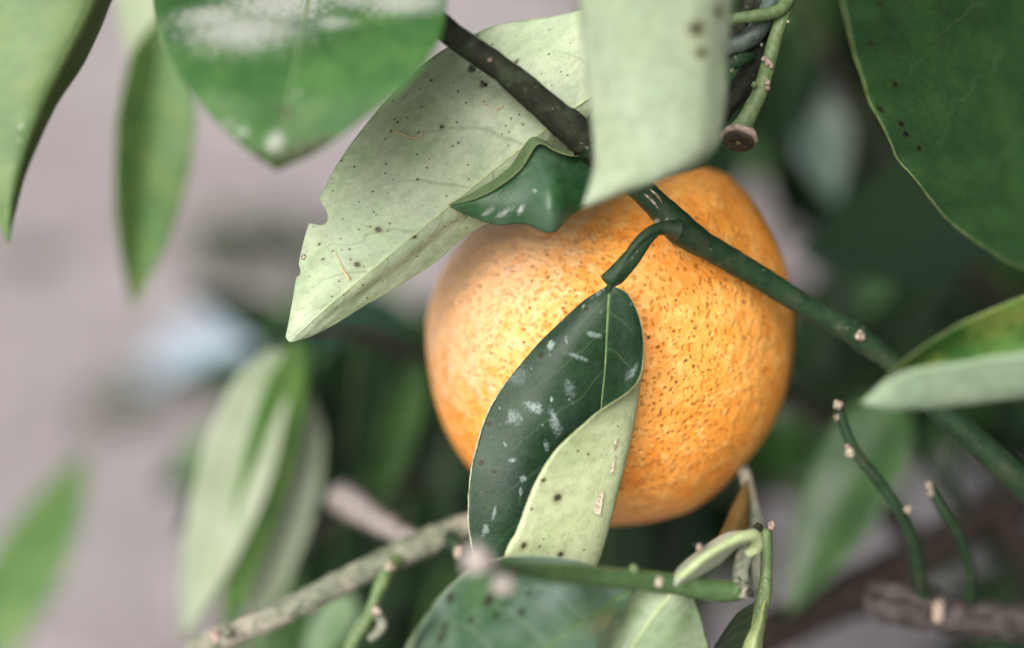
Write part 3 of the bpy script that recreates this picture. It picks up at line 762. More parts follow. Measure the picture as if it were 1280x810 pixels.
for k in range(6):
    knob('clump_piece', P0 + N0 * 0.0003 + AX_R * mmpx(rng.uniform(-5, 5)) + AX_U * mmpx(rng.uniform(-4, 4)), mmpx(rng.uniform(1.6, 3)), GREY_TWIG if k % 2 else BROWN_TWIG, dg, seed=k, rough=0.5)

# ------------------------------------------------------------------ single leaves hanging in from above and from the right
LGRP = None
def single(name, rows, m, mats, label, facing, pet, seed, nu=60, nv=30, wave=0.3, rib=VEIN_TOP, rib_r=0.5, rip=0.3, notches=(), lift=0.0, edge=0.015, matfn=None, margin=None):
    L = Leaf(rows, m, nu, nv, facing, 0.34, wave, edge, notches, seed, ripple=rip)
    base = L.mid[0]
    t = thing(name, base, label, 'leaf')
    if matfn: mats = matfn(L)
    bl = L.build('blade', mats, t)
    L.midrib(rib, bl, rib_r, 0.95, lift=lift)
    if margin: L.margin(margin, bl, -1, 0.26)
    if pet: stem('petiole', pet, GREEN_TWIG, t, sides=10)
    return L, t

E_rows = [
    [(846, -232, -51.0), (848, -232, -51.0), (850, -232, -51.0), (852, -232, -51.0), (854, -232, -51.0)],
    [(760, -150, -47.0), (800, -152, -49.0), (845, -155, -49.0), (885, -150, -49.0), (915, -145, -47.0)],
    [(726, -60, -41.0), (780, -60, -44.0), (838, -60, -45.0), (885, -60, -44.0), (920, -60, -41.0)],
    [(722, 5, -37.0), (775, 5, -41.0), (833, 5, -42.0), (880, 5, -41.0), (916, 5, -36.0)],
    [(730, 75, -34.0), (778, 75, -38.0), (830, 75, -39.0), (878, 72, -38.0), (912, 70, -33.0)],
    [(739, 150, -32.0), (782, 150, -36.0), (827, 146, -37.0), (875, 136, -36.0), (909, 128, -31.0)],
    [(742, 205, -31.0), (785, 200, -35.0), (827, 192, -36.0), (872, 178, -35.0), (901, 172, -30.0)],
    [(734, 240, -31.0), (780, 228, -34.0), (824, 216, -35.0), (862, 203, -34.0), (884, 196, -30.0)],
    [(727, 258, -30.0), (770, 243, -32.0), (815, 228, -33.0), (846, 216, -32.0), (868, 208, -29.0)],
    [(731, 255, -27.0), (772, 240, -28.0), (815, 224, -28.0), (846, 212, -27.0), (862, 206, -26.0)]]
def e_m(L):
    return [TOP_MID, leaf_mat('near_pale_leaf_under', (0.29, 0.375, 0.25, 1), (0.355, 0.425, 0.305, 1), (0.23, 0.30, 0.18, 1), 0.6, 0.3, veins=0.7, n_veins=5, trans=0.3, yellow=0.3, yellow_col=(0.33, 0.40, 0.22, 1),
            spots=fs(L, [(873, 37, 1.5), (877, 62, 1.0), (898, 15, 1.1)]), pale=fp(L, [(760, 180, 1.6, 1.2, 0, .2), (775, 205, 1.3, 1.0, 0, .2), (858, 185, 1.2, 1.5, 0, .2)]), pale_col=(0.2, 0.2, 0.13, 1)), EDGE]
single('citrus_leaf', E_rows, 2, None, 'whitish green blurred leaf hanging before the branch node and the orange', 'under',
       [(850, -228, -51, 7), (858, -262, -60, 7), (870, -300, -50, 8)], 11, rib=VEIN_UND, rib_r=0.22, lift=-0.1, matfn=e_m)

F_rows = [
    [(388, -150, 90.0), (389, -150, 90.0), (390, -150, 90.0), (391, -150, 90.0), (392, -150, 90.0)],
    [(250, -105, 50.0), (315, -110, 56.0), (392, -112, 60.0), (470, -110, 54.0), (545, -105, 46.0)],
    [(190, -52, 2.0), (285, -58, 10.0), (390, -60, 16.0), (482, -58, 8.0), (572, -54, -2.0)],
    [(193, 5, -22.0), (285, 2, -16.0), (385, 0, -12.0), (475, 0, -18.0), (561, -2, -26.0)],
    [(207, 62, -35.0), (290, 62, -33.0), (373, 62, -32.0), (462, 60, -34.0), (548, 52, -38.0)],
    [(232, 108, -40.0), (296, 110, -40.0), (363, 112, -39.0), (440, 112, -40.0), (512, 102, -42.0)],
    [(270, 152, -41.0), (310, 156, -41.0), (355, 158, -40.0), (405, 160, -41.0), (450, 152, -42.0)],
    [(312, 190, -41.0), (330, 192, -41.0), (350, 193, -41.0), (372, 196, -41.0), (392, 193, -41.0)],
    [(344, 211, -40.0), (345, 212, -40.0), (346, 213, -40.0), (347, 212, -40.0), (348, 211, -40.0)]]
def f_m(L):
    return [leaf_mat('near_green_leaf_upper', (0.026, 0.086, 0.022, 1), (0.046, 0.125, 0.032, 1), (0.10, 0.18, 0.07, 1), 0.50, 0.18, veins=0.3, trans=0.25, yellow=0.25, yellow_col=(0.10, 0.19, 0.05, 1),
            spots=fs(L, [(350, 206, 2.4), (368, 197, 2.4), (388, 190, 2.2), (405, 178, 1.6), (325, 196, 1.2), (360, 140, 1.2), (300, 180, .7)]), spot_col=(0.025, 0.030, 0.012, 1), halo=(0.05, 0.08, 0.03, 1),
            pale=fp(L, [(343, 178, 3.0, 2.6, 0, 0.95), (304, 166, 2.0, 1.6, 0, 0.6), (285, 152, 1.5, 1.5, 0, 0.4), (368, 113, .8, .8, 0, .5), (300, 38, 15, 17, 0, 0.95), (265, 25, 12.0, 12.0, 0, 0.9), (345, 0, 20.0, 17.0, 0, 0.95), (420, 28, 6.0, 7.5, 0, 0.55), (500, 0, 13.0, 17, 0.0, 0.85), (440, -5, 13, 13, 0, .7)]),  # upper patches paint sky glare into the colour; tip patches are leaf damage
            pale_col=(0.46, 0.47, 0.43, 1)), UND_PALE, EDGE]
single('citrus_leaf', F_rows, 2, None, 'broad green blurred leaf with painted whitish sky glare and a brown chewed tip', 'top',
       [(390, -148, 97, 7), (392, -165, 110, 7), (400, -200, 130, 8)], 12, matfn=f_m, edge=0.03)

G_rows = [
    [(82, -225, -21.0), (83, -225, -21.0), (84, -225, -21.0), (85, -225, -21.0), (86, -225, -21.0)],
    [(-70, -120, -17.0), (10, -120, -21.0), (100, -120, -21.0), (150, -120, -15.0), (185, -120, -5.0)],
    [(-120, -50, -17.0), (0, -50, -21.0), (112, -50, -21.0), (145, -50, -15.0), (168, -50, -5.0)],
    [(-120, 5, -17.0), (-5, 5, -21.0), (104, 5, -21.0), (124, 5, -15.0), (139, 3, -7.0)],
    [(-100, 70, -18.0), (-10, 70, -21.0), (73, 70, -21.0), (92, 72, -16.0), (107, 75, -9.0)],
    [(-75, 130, -19.0), (-15, 130, -21.0), (46, 130, -21.0), (58, 134, -17.0), (68, 137, -12.0)],
    [(-45, 190, -19.0), (-8, 190, -21.0), (28, 190, -21.0), (35, 193, -18.0), (41, 195, -15.0)],
    [(-15, 245, -20.0), (0, 245, -21.0), (15, 245, -21.0), (19, 247, -19.0), (22, 248, -17.0)],
    [(8, 302, -20.0), (9, 303, -20.0), (10, 304, -20.0), (11, 304, -20.0), (12, 303, -20.0)]]
def g_m(L):
    return [leaf_mat('left_leaf_upper', (0.085, 0.165, 0.055, 1), (0.125, 0.205, 0.075, 1), (0.08, 0.13, 0.05, 1), 0.5, 0.35, veins=0.35, trans=0.25, yellow=0.35, yellow_col=(0.19, 0.23, 0.08, 1),
            pale=fp(L, [(28, 160, 0.9, 0.6, 0, .7), (25, 172, .6, .5, 0, .6)])), UND_PALE, EDGE]
single('citrus_leaf', G_rows, 2, None, 'yellowish green leaf folded along its midrib with a long drooping tip', 'top',
       [(84, -220, -21, 7), (90, -255, -26, 7), (120, -300, -15, 8)], 13, matfn=g_m, rib=VEIN_DARK)

I_rows = [
    [(1128, -232, -33.8), (1129, -232, -33.6), (1130, -232, -33.4), (1131, -232, -33.1), (1132, -232, -32.9)],
    [(1070, -130, -37.6), (1120, -135, -25.6), (1180, -140, -11.2), (1240, -140, 3.8), (1300, -140, 18.8)],
    [(1050, -40, -33.2), (1130, -50, -14.2), (1205, -60, 3.5), (1290, -70, 23.6), (1370, -80, 42.6)],
    [(1054, 12, -26.8), (1140, 5, -5.9), (1225, -8, 13.9), (1320, -20, 36.4), (1400, -35, 54.9)],
    [(1067, 64, -19.2), (1155, 58, 2.5), (1248, 46, 25.0), (1340, 28, 46.4), (1430, 10, 67.1)],
    [(1088, 125, -11.4), (1180, 118, 11.5), (1276, 106, 35.1), (1370, 86, 57.8), (1450, 70, 76.9)],
    [(1122, 193, -1.2), (1212, 186, 21.2), (1306, 172, 44.3), (1395, 152, 66.0), (1470, 135, 84.4)],
    [(1163, 248, 10.5), (1250, 240, 32.0), (1336, 228, 53.2), (1415, 212, 72.5), (1480, 200, 88.5)],
    [(1212, 296, 23.9), (1290, 292, 43.3), (1365, 282, 61.8), (1425, 274, 76.5), (1478, 268, 89.7)],
    [(1290, 342, 44.5), (1345, 345, 58.4), (1398, 344, 71.6), (1435, 342, 80.8), (1468, 338, 88.9)],
    [(1440, 396, 83.4), (1441, 397, 83.7), (1442, 398, 84.0), (1443, 398, 84.2), (1444, 397, 84.5)]]
def i_m(L):
    return [leaf_mat('right_leaf_upper', (0.018, 0.058, 0.018, 1), (0.028, 0.080, 0.022, 1), (0.055, 0.11, 0.045, 1), 0.50, 0.22, veins=0.7, n_veins=8, trans=0.04, yellow=0.15, yellow_col=(0.04, 0.095, 0.020, 1),
            spots=fs(L, [(1092, 51, 1.2), (1116, 107, 1.1), (1098, 137, 1.2), (1128, 157, 1.3), (1133, 164, 1.2), (1147, 186, 1.1), (1100, 5, 1.1)]), spot_col=(0.009, 0.006, 0.004, 1), halo=(0.035, 0.05, 0.015, 1)), UND_PALE, EDGE]
single('citrus_leaf', I_rows, 2, None, 'broad dark green leaf with brown spots and a pale serrated margin', 'top',
       [(1130, -230, -30, 8), (1125, -262, -20, 8), (1100, -310, 20, 9)], 14, nu=110, nv=50, wave=0.6, rip=0.6, matfn=i_m, edge=0.010, rib=VEIN_DARK, rib_r=0.2, margin=solid_mat('green_margin', (0.09, 0.14, 0.05, 1), (0.17, 0.22, 0.09, 1), 0.8, 0.5))

J_rows = [
    [(1486, 412, -27.0), (1487, 412, -27.0), (1488, 412, -27.0), (1489, 412, -27.0), (1490, 412, -27.0)],
    [(1385, 338, -23.0), (1385, 385, -19.0), (1388, 420, -21.0), (1385, 486, -31.0), (1380, 424, -39.0)],
    [(1280, 371, -25.0), (1280, 415, -20.0), (1280, 450, -21.0), (1280, 497, -31.0), (1280, 440, -39.0)],
    [(1208, 401, -27.0), (1205, 435, -22.0), (1203, 465, -23.0), (1200, 507, -32.0), (1200, 452, -39.0)],
    [(1155, 434, -30.0), (1150, 455, -25.0), (1147, 480, -26.0), (1142, 511, -34.0), (1140, 462, -39.0)],
    [(1115, 465, -33.0), (1112, 478, -30.0), (1110, 492, -31.0), (1106, 511, -36.0), (1106, 477, -38.0)],
    [(1077, 503, -36.0), (1077, 503, -36.0), (1077, 504, -36.0), (1077, 504, -36.0), (1078, 503, -36.0)]]
J_M = [leaf_mat('turned_leaf_upper', (0.040, 0.125, 0.026, 1), (0.085, 0.185, 0.040, 1), (0.1, 0.18, 0.06, 1), 0.45, 0.35, veins=0.3, yellow=0.4, trans=0.25),
       leaf_mat('turned_leaf_under', (0.22, 0.31, 0.20, 1), (0.27, 0.355, 0.245, 1), (0.30, 0.37, 0.25, 1), 0.5, 0.4, veins=0.2, trans=0.25), EDGE]
single('citrus_leaf', J_rows, 2, J_M, 'bright green pointed leaf with its lower half turned over in front of the branch', 'top',
       [(1488, 412, -27, 7), (1530, 412, -20, 7), (1580, 430, 10, 8)], 15, wave=0.2)

H_rows = auto_rows(at(196, 20, 105), at(166, 376, 112), mmpx(104, 108), roll=0.25, bend=0.03, fold=0.2)
def auto_leaf_thing(b, t, w, label, mats, seed, roll=0, bend=0.0, fold=0.15, twist=0.0, pet=None, rib=VEIN_TOP):
    B, T = at(*b), at(*t)
    L = Leaf(auto_rows(B, T, mmpx(w, (b[2] + t[2]) / 2), roll, bend, fold, twist), 2, 40, 18, 'top', 0.35, 0.4, 0.02, seed=seed, world=True, ripple=0.4)
    th = thing('citrus_leaf', B, label, 'leaf')
    bl = L.build('blade', mats, th)
    L.midrib(rib, bl, 0.5)
    if pet: stem('petiole', [(b[0], b[1], b[2], 6)] + pet, GREEN_TWIG, th, sides=8)
    return th
auto_leaf_thing((205, 15, 100), (166, 384, 112), 106, 'small yellow mottled leaf drooping behind the one with painted whitish glare', [TOP_YELLOW, UND_PALE, EDGE], 21, roll=0.25, bend=0.05, fold=0.4, pet=[(215, -60, 90, 6), (240, -200, 60, 7), (300, -320, 30, 8)])
auto_leaf_thing((178, -140, 135), (174, 118, 128), 62, 'narrow pale leaf edge behind the small yellow mottled leaf', [UND_PALE, UND_PALE, EDGE], 22, roll=-0.2, pet=[(200, -220, 120, 6), (240, -320, 80, 8)])
auto_leaf_thing((-40, 850, 240), (108, 565, 300), 88, 'yellow green blurred leaf tip rising against the dry ground', [TOP_YELLOW, UND_PALE, EDGE], 23, roll=0.2, bend=0.05,
    pet=[(-52, 1100, 245, 7), (-60, 2200, 260, 9), (-60, 3300, 275, 12), (-60, 4300, 290, 14)])

# ------------------------------------------------------------------ near twig with the two leaves at the bottom
PALE_PITH = solid_mat('pale_broken_wood', (0.27, 0.235, 0.215, 1), (0.38, 0.34, 0.32, 1), 0.8, 0.8, 0.2, 0.5)
tw = thing('snapped_twig', at(928, 736, -9), 'snapped green twig with scarred ends above the bluish bottom leaf', 'twig')
stem('twig', [(598, 704, -60, 9), (622, 709, -52, 11), (665, 714, -40, 12.5), (740, 720, -26, 13), (800, 725, -18, 13), (850, 731, -13, 13.5), (900, 739, -10, 14), (922, 738, -9, 12)], LIGHT_TWIG if False else solid_mat('mid_green_twig', (0.040, 0.085, 0.028, 1), (0.070, 0.125, 0.045, 1), 0.5, 0.5, 0.4, 0.5, fleck=(0.2, 0.24, 0.15, 1), fleck_amt=0.1), tw, lump=0.08, seed=8)
knob('cut_end', at(596, 700, -64), mmpx(27, -64), PALE_PITH, tw, squash=0.75, seed=1)
knob('cut_end', at(630, 731, -56), mmpx(20, -56), PALE_PITH, tw, squash=0.75, seed=2)
knob('bud', at(824, 727, -20.5), mmpx(8.5), SCAR, tw, squash=0.6, seed=3)
knob('bud', at(792, 713, -20), mmpx(9), LIGHT_TWIG, tw, squash=0.9, seed=4)
knob('snapped_end', at(925, 736, -9.5), mmpx(14), GREY_TWIG, tw, squash=0.85, seed=5, rough=0.5)
knob('snapped_end', at(938, 741, -9.5), mmpx(6), BROWN_TWIG, tw, squash=0.85, seed=7, rough=0.5)
stem('spur', [(926, 738, -8, 13), (926, 722, -7, 9.5), (929, 702, -6, 10.5), (936, 684, -6, 13), (938, 672, -7, 12)], GREY_TWIG, tw, lump=0.25, seed=9)
# rolled young leaf
RL = Leaf([[(938, 664, -8), (941, 668, -9), (944, 672, -8)],
           [(925, 664, -8), (928, 671, -12), (934, 680, -9)],
           [(902, 669, -7), (908, 680, -14), (918, 690, -9)],
           [(875, 684, -8), (884, 694, -16), (898, 706, -10)],
           [(853, 703, -10), (864, 710, -17), (878, 720, -12)],
           [(842, 720, -13), (850, 722, -17), (860, 728, -14)],
           [(842, 732, -15), (844, 732, -16), (847, 733, -15)]], 1, 40, 18, 'under', 0.45, 0.15, 0.03, seed=31, ripple=0.5)
rl = RL.build('rolled_leaf', [TOP_MID, leaf_mat('rolled_leaf_under', (0.30, 0.35, 0.24, 1), (0.42, 0.45, 0.36, 1), (0.34, 0.39, 0.2, 1), 0.5, 0.4, veins=0.2, specks=0.3, trans=0.12), EDGE], tw)
stem('midrib', [(934, 692, -7, 7), (946, 682, -8, 8), (943, 670, -10, 8.5), (928, 671, -12.5, 7), (908, 680, -14.5, 5.5), (884, 694, -16.5, 5), (864, 710, -17.5, 5), (850, 722, -17.5, 4)], VEIN_UND, rl, sides=12, lump=0.08)
for k in range(3):
    knob('bud_scale', at(869 + k * 5, 681 + 3 * (k % 2), -15), mmpx(4 + k % 2), (BROWN_TWIG, PINK, BROWN_TWIG)[k], tw, seed=k, rough=0.4)

K_rows = [
    [(790, 734, -14.0), (791, 735, -14.1), (792, 737, -14.4), (792, 738, -14.5), (792, 740, -14.7)],
    [(768, 719, -12.2), (766, 732, -13.8), (762, 755, -16.5), (768, 760, -17.1), (776, 764, -17.6)],
    [(722, 700, -13.9), (722, 735, -18.8), (722, 783, -25.7), (734, 795, -27.4), (748, 806, -29.0)],
    [(662, 694, -13.0), (668, 745, -20.3), (682, 813, -30.0), (702, 830, -32.4), (720, 846, -34.7)],
    [(612, 701, -14.0), (622, 765, -23.1), (642, 843, -34.2), (668, 866, -37.5), (690, 886, -40.4)],
    [(572, 725, -17.4), (585, 790, -26.7), (602, 873, -38.5), (632, 900, -42.4), (658, 922, -45.5)],
    [(541, 760, -22.4), (552, 820, -31.0), (562, 905, -43.1), (592, 932, -46.9), (616, 955, -50.2)],
    [(515, 812, -29.8), (522, 860, -36.7), (526, 930, -46.6), (545, 952, -49.8), (562, 968, -52.0)],
    [(490, 975, -53.0), (490, 976, -53.2), (490, 977, -53.3), (491, 977, -53.3), (491, 976, -53.2)]]
KL = Leaf(K_rows, 2, 130, 60, 'top', 0.34, 0.3, 0.010, seed=41, ripple=0.3)
k_top = leaf_mat('bottom_leaf_upper', (0.018, 0.060, 0.022, 1), (0.036, 0.090, 0.036, 1), (0.15, 0.20, 0.13, 1), 0.32, 0.9, veins=1.0, n_veins=7, dust_sheen=0.42, dust_sheen_scale=0.045, trans=0.02, bump=0.15,  # bluish grey wash paints in the sky sheen along with a dusty bloom
    spots=fs(KL, [(610, 750, 1.4), (562, 747, 1.2), (587, 775, 0.8), (652, 766, 0.7), (622, 770, 0.8), (556, 783, 1.0), (552, 800, 1.2), (660, 742, .6)]), spot_col=(0.02, 0.016, 0.01, 1), halo=(0.03, 0.05, 0.02, 1), yellow=0.3, yellow_col=(0.06, 0.13, 0.025, 1))
kl = KL.build('leaf', [k_top, UND_PALE, EDGE], tw); tag(kl, 'glossy dark bluish leaf spread below the twig')
KL.midrib(VEIN_TOP, kl, 0.5, 0.95)
KL.margin(MARGIN, kl, -1, 0.2)
# its turned edge, pale
EL = Leaf([[(545, 757, -25), (543, 760, -27), (540, 764, -27)], [(536, 768, -26), (530, 776, -30), (524, 785, -29)], [(524, 786, -27), (516, 800, -32), (507, 812, -30)], [(514, 812, -28), (506, 830, -34), (498, 840, -32)], [(505, 850, -31), (502, 856, -34), (498, 862, -33)]], 1, 20, 8, 'under', 0.3, 0.1, 0.03, seed=43)
EL.build('turned_edge', [TOP_MID, UND_PALE, EDGE], kl)
M_rows = [
    [(836, 735, -12), (837, 735, -12), (838, 735, -12), (839, 735, -12), (840, 735, -12)],
    [(796, 738, -10), (818, 739, -13), (838, 744, -14), (850, 740, -13), (862, 734, -10)],
    [(776, 764, -10), (800, 765, -14), (817, 770, -15), (845, 764, -14), (870, 756, -10)],
    [(752, 795, -10), (776, 797, -15), (796, 800, -16), (838, 797, -15), (881, 790, -10)],
    [(728, 835, -10), (755, 838, -16), (772, 840, -17), (828, 838, -16), (889, 830, -11)],
    [(710, 885, -12), (730, 888, -17), (748, 890, -18), (810, 890, -17), (870, 885, -13)],
    [(735, 985, -16), (736, 985, -16), (737, 985, -16), (738, 985, -16), (739, 985, -16)]]
ML = Leaf(M_rows, 2, 90, 46, 'under', 0.34, 0.3, 0.012, seed=44, ripple=0.3)
m_und = leaf_mat('bottom_pale_leaf_under', (0.20, 0.275, 0.16, 1), (0.29, 0.36, 0.235, 1), (0.33, 0.39, 0.25, 1), 0.5, 0.4, veins=0.5, specks=0.15, trans=0.2, yellow=0.6, yellow_col=(0.10, 0.17, 0.05, 1))
ml = ML.build('leaf', [TOP_MID, m_und, EDGE], tw); tag(ml, 'pale green leaf seen from below beside the bluish one')
ML.midrib(VEIN_UND, ml, 0.5, 0.95, lift=0.15)

# upright thin twig below the orange
ut = thing('thin_twig', at(940, 900, -2), 'thin light green upright twig with two brown buds on its tip', 'twig')
stem('twig', [(957, 662, 1, 8), (958, 700, 0, 7.5), (957, 730, 0, 8), (953, 752, -1, 10), (947, 790, -2, 9), (941, 840, -2, 9), (940, 900, -2, 10)], LIGHT_TWIG, ut, sides=12, lump=0.08)
knob('bud', at(948, 659, 0), mmpx(7), BROWN_TWIG, ut, seed=2, rough=0.4)
knob('bud', at(964, 657, -1), mmpx(6.5), PINK, ut, seed=3, rough=0.4)
NLf = Leaf([[(952, 748, -1), (953, 749, -1), (954, 750, -1), (955, 750, -1), (956, 750, -1)],
            [(924, 765, 8), (940, 762, 3), (950, 768, -2), (954, 768, -2), (957, 768, 0)],
            [(903, 792, 12), (925, 785, 5), (940, 795, -4), (948, 796, -4), (954, 798, -1)],
            [(886, 830, 14), (912, 822, 5), (926, 830, -6), (940, 832, -6), (952, 836, -2)],
            [(895, 885, 8), (908, 880, 2), (915, 885, -6), (928, 888, -6), (938, 888, -3)],
            [(915, 940, -2), (915, 940, -2), (915, 940, -2), (915, 940, -2), (916, 940, -2)]], 2, 50, 24, 'top', 0.34, 0.2, 0.015, seed=45)
nl = NLf.build('leaf', [TOP_DARK, UND_PALE, EDGE], ut); NLf.midrib(VEIN_UND, nl, 0.6, 0.95)
NR = Leaf([[(954, 748, -2), (956, 750, -3), (958, 752, -2)], [(944, 775, -4), (951, 776, -6), (957, 776, -4)], [(933, 796, -6), (944, 800, -8), (954, 800, -5)], [(922, 830, -8), (938, 834, -9), (951, 836, -6)], [(918, 880, -8), (930, 886, -9), (940, 888, -6)]], 1, 30, 14, 'under', 0.3, 0.1, 0.02, seed=46)
NR.build('turned_edge', [TOP_MID, leaf_mat('small_leaf_under', (0.22, 0.29, 0.12, 1), (0.28, 0.34, 0.16, 1), (0.3, 0.36, 0.18, 1), 0.5, 0.4, veins=0.2, specks=0.7, trans=0.15), EDGE], nl)

# twig hidden behind the lower right of the orange
bt = thing('back_twig', at(945, 668, 24), 'blurred grey green twig with a brown dry leaf scrap under the orange', 'twig')
stem('twig', [(915, 560, 44, 8), (930, 590, 36, 8), (938, 625, 30, 8), (944, 655, 25, 10), (946, 680, 20, 10), (952, 740, 14, 9)], GREY_TWIG, bt, sides=12, lump=0.1)
DRY = leaf_mat('dry_leaf', (0.10, 0.060, 0.018, 1), (0.16, 0.10, 0.03, 1), (0.2, 0.14, 0.05, 1), 0.6, 0.3, trans=0.2)
sl = Leaf([[(932, 600, 30), (934, 600, 30), (936, 600, 30)], [(915, 632, 24), (926, 632, 22), (938, 634, 24)], [(905, 655, 18), (920, 655, 15), (936, 656, 18)], [(898, 668, 14), (912, 668, 12), (928, 668, 14)]], 1, 24, 10, 'top', 0.3, 0.5, 0.05, seed=47, ripple=0.5)
sl.build('dry_leaf_scrap', [DRY, DRY, DRY], bt)

# ------------------------------------------------------------------ cut fruit stalk cluster, upper right
st = thing('fruit_stalk_cluster', at(985, -110, 10), 'bunch of green and brown stalks with a cut fruit stalk end', 'stalk')
stem('green_stalk', [(1000, -110, 10, 9), (992, -40, 6, 9), (983, 5, 3, 9.5), (970, 45, 1, 9), (959, 85, 0, 9), (950, 115, 0, 9.5), (938, 140, 0, 11), (928, 158, 0, 13), (924, 166, 0, 18)], LIGHT_TWIG, st, lump=0.08, seed=1)
stem('side_stalk', [(984, 2, 2, 9), (972, 14, 0, 8.5), (945, 20, -1, 8), (915, 24, -1, 7), (885, 34, 2, 8), (840, 60, 8, 8)], LIGHT_TWIG, st, lump=0.08, seed=2)
stem('brown_stalk', [(990, -100, 14, 14), (968, -30, 9, 14), (952, 30, 8, 15), (945, 75, 8, 16), (925, 110, 9, 14), (903, 140, 10, 13), (880, 168, 12, 13)], BROWN_TWIG, st, lump=0.2, seed=3)
stem('bluish_stalk', [(985, -90, 10, 11), (968, -10, 5, 12), (950, 32, 3, 13), (930, 52, 3, 12), (905, 60, 4, 13), (880, 70, 8, 12)], solid_mat('bluish_green_twig', (0.040, 0.062, 0.050, 1), (0.065, 0.09, 0.07, 1), 0.5, 0.5, 0.45, 0.6, fleck=(0.22, 0.25, 0.2, 1), fleck_amt=0.12), st, lump=0.15, seed=4)
stem('short_stalk', [(940, 70, 5, 7), (925, 76, 3, 8), (908, 84, 3, 8), (885, 100, 6, 10)], GREEN_TWIG, st, lump=0.25, seed=5)
stem('upper_stalk', [(948, -60, 12, 10), (938, 0, 10, 11), (922, 40, 12, 12), (900, 60, 14, 12)], BROWN_TWIG, st, lump=0.15, seed=6)
c = at(924, 172, -1); ax = np.array(at(919, 196, -3.2)) - np.array(at(926, 162, 0)); ax /= np.linalg.norm(ax)
def disc(name, c, r, ax, mat, parent, h, lip=0.15, seed=0, wav=0.12, dish=0.0):
    a = np.cross(ax, AX_F); a /= np.linalg.norm(a); b_ = np.cross(ax, a)
    V, F = [], []
    m_ = 32; prof = [(0.35, -h * 1.5), (0.75, -h * 1.1), (1.0 - lip * .3, -h * .4), (1.0, 0), (1.0 - lip, h * .5), (0.6, h * .6 - dish * .6), (0.25, h * .6 - dish), (0.02, h * .6 - dish * .8)]
    for (rr, z) in prof:
        for k in range(m_):
            th = 2 * math.pi * k / m_
            w_ = 1 + wav * mnoise.noise((math.cos(th) * 2 + seed, math.sin(th) * 2, rr)) + wav * .6 * mnoise.noise((math.cos(th) * 6 + seed, math.sin(th) * 6, rr * 3))
            V.append(c + (a * math.cos(th) + b_ * math.sin(th)) * r * rr * w_ + ax * (z + r * 0.10 * mnoise.noise((math.cos(th) * 3, math.sin(th) * 3, rr * 5 + seed))))
    for i in range(len(prof) - 1):
        for k in range(m_):
            k2 = (k + 1) % m_
            F.append((i * m_ + k, i * m_ + k2, (i + 1) * m_ + k2, (i + 1) * m_ + k))
    return mesh_obj(name, V, F, [mat], parent)
disc('calyx_ring', c, mmpx(24), ax, PINK, st, mmpx(6), 0.12, 1, 0.14)
disc('cut_face', c + ax * mmpx(6.5), mmpx(20), ax, DARKCUT, st, mmpx(5), 0.25, 2, 0.10, mmpx(2))
knob('pith', c + ax * mmpx(9), mmpx(5), solid_mat('pith', (0.06, 0.05, 0.02, 1), (0.12, 0.10, 0.045, 1), 1.0, 0.7), st, axis=ax, squash=0.4, seed=1)
for (x, y, r, m_, s_) in ((960, 78, 7, PINK, 1), (956, 74, 5, PINK, 2), (964, 82, 4, PINK, 3), (959, 103, 5, PINK, 4), (960, 110, 4, PINK, 5), (952, 56, 3, GREY_TWIG, 6), (985, 27, 2.5, SCAR, 7), (943, 106, 5, LIGHT_TWIG, 8), (920, 72, 3, GREY_TWIG, 9), (915, 88, 4, GREY_TWIG, 10)):
    knob('wart', at(x, y, -1.6), mmpx(r), m_, st, squash=0.6, seed=s_, rough=0.35)

# ------------------------------------------------------------------ lower right: bare twigs rising from a rough limb
lr = thing('rough_limb', at(1500, 800, 69), 'rough grey brown limb with two bare green twigs standing on it', 'branch')
stem('limb', [(1088, 742, 54.0, 15.5), (1105, 752, 52.0, 22.4), (1150, 762, 50.0, 24.9), (1200, 770, 50.0, 24.9), (1280, 778, 54.0, 23.2), (1380, 788, 66.0, 25.8), (1500, 800, 83.0, 29.2)], BARK, lr, sides=24, lump=0.28, seed=11)
stem('dead_spur', [(1180, 752, 46.0, 12.0), (1140, 744, 44.0, 10.3), (1108, 738, 46.0, 9.5), (1086, 732, 48.0, 6.9)], BARK, lr, lump=0.3, seed=12)
stem('bare_twig', [(1152, 745, 44.6, 10.7), (1147, 705, 37.8, 9.4), (1138, 668, 31.4, 9.0), (1120, 632, 26.0, 7.8), (1094, 596, 24.0, 7.4), (1070, 566, 22.0, 7.0), (1056, 535, 21.0, 6.6), (1048, 506, 20.0, 6.1)], GREEN_TWIG, lr, sides=14, lump=0.1, seed=13)
stem('bare_twig', [(1212, 752, 47.4, 7.4), (1211, 705, 39.8, 7.4), (1198, 668, 34.4, 7.4), (1180, 640, 30.0, 6.6), (1164, 612, 29.0, 5.7)], GREEN_TWIG, lr, sides=14, lump=0.1, seed=14)
for (x, y, d, r, m_) in ((1048, 506, 18, 8, SCAR), (1046, 522, 19, 5, SCAR), (1063, 566, 20, 8, SCAR), (1060, 558, 21, 5, PINK), (1135, 637, 24, 7, SCAR), (1162, 607, 28, 7, SCAR), (1163, 616, 28, 6, SCAR), (1150, 728, 40, 14, BROWN_TWIG), (1165, 738, 42, 11, BROWN_TWIG)):
    knob('leaf_scar', at(x, y, d), mmpx(r, d), m_, lr, squash=0.7, seed=x, rough=0.3)
knob('cut_knot', at(1172, 760, 42), mmpx(12, 54), PINK, lr, squash=0.9, seed=3, rough=0.3)
knob('cut_knot', at(1173, 772, 42), mmpx(9, 54), PINK, lr, squash=0.9, seed=5, rough=0.3)
lr2 = thing('far_limb', at(1520, 540, 210), 'blurred brown limb slanting behind the two bare twigs', 'branch')
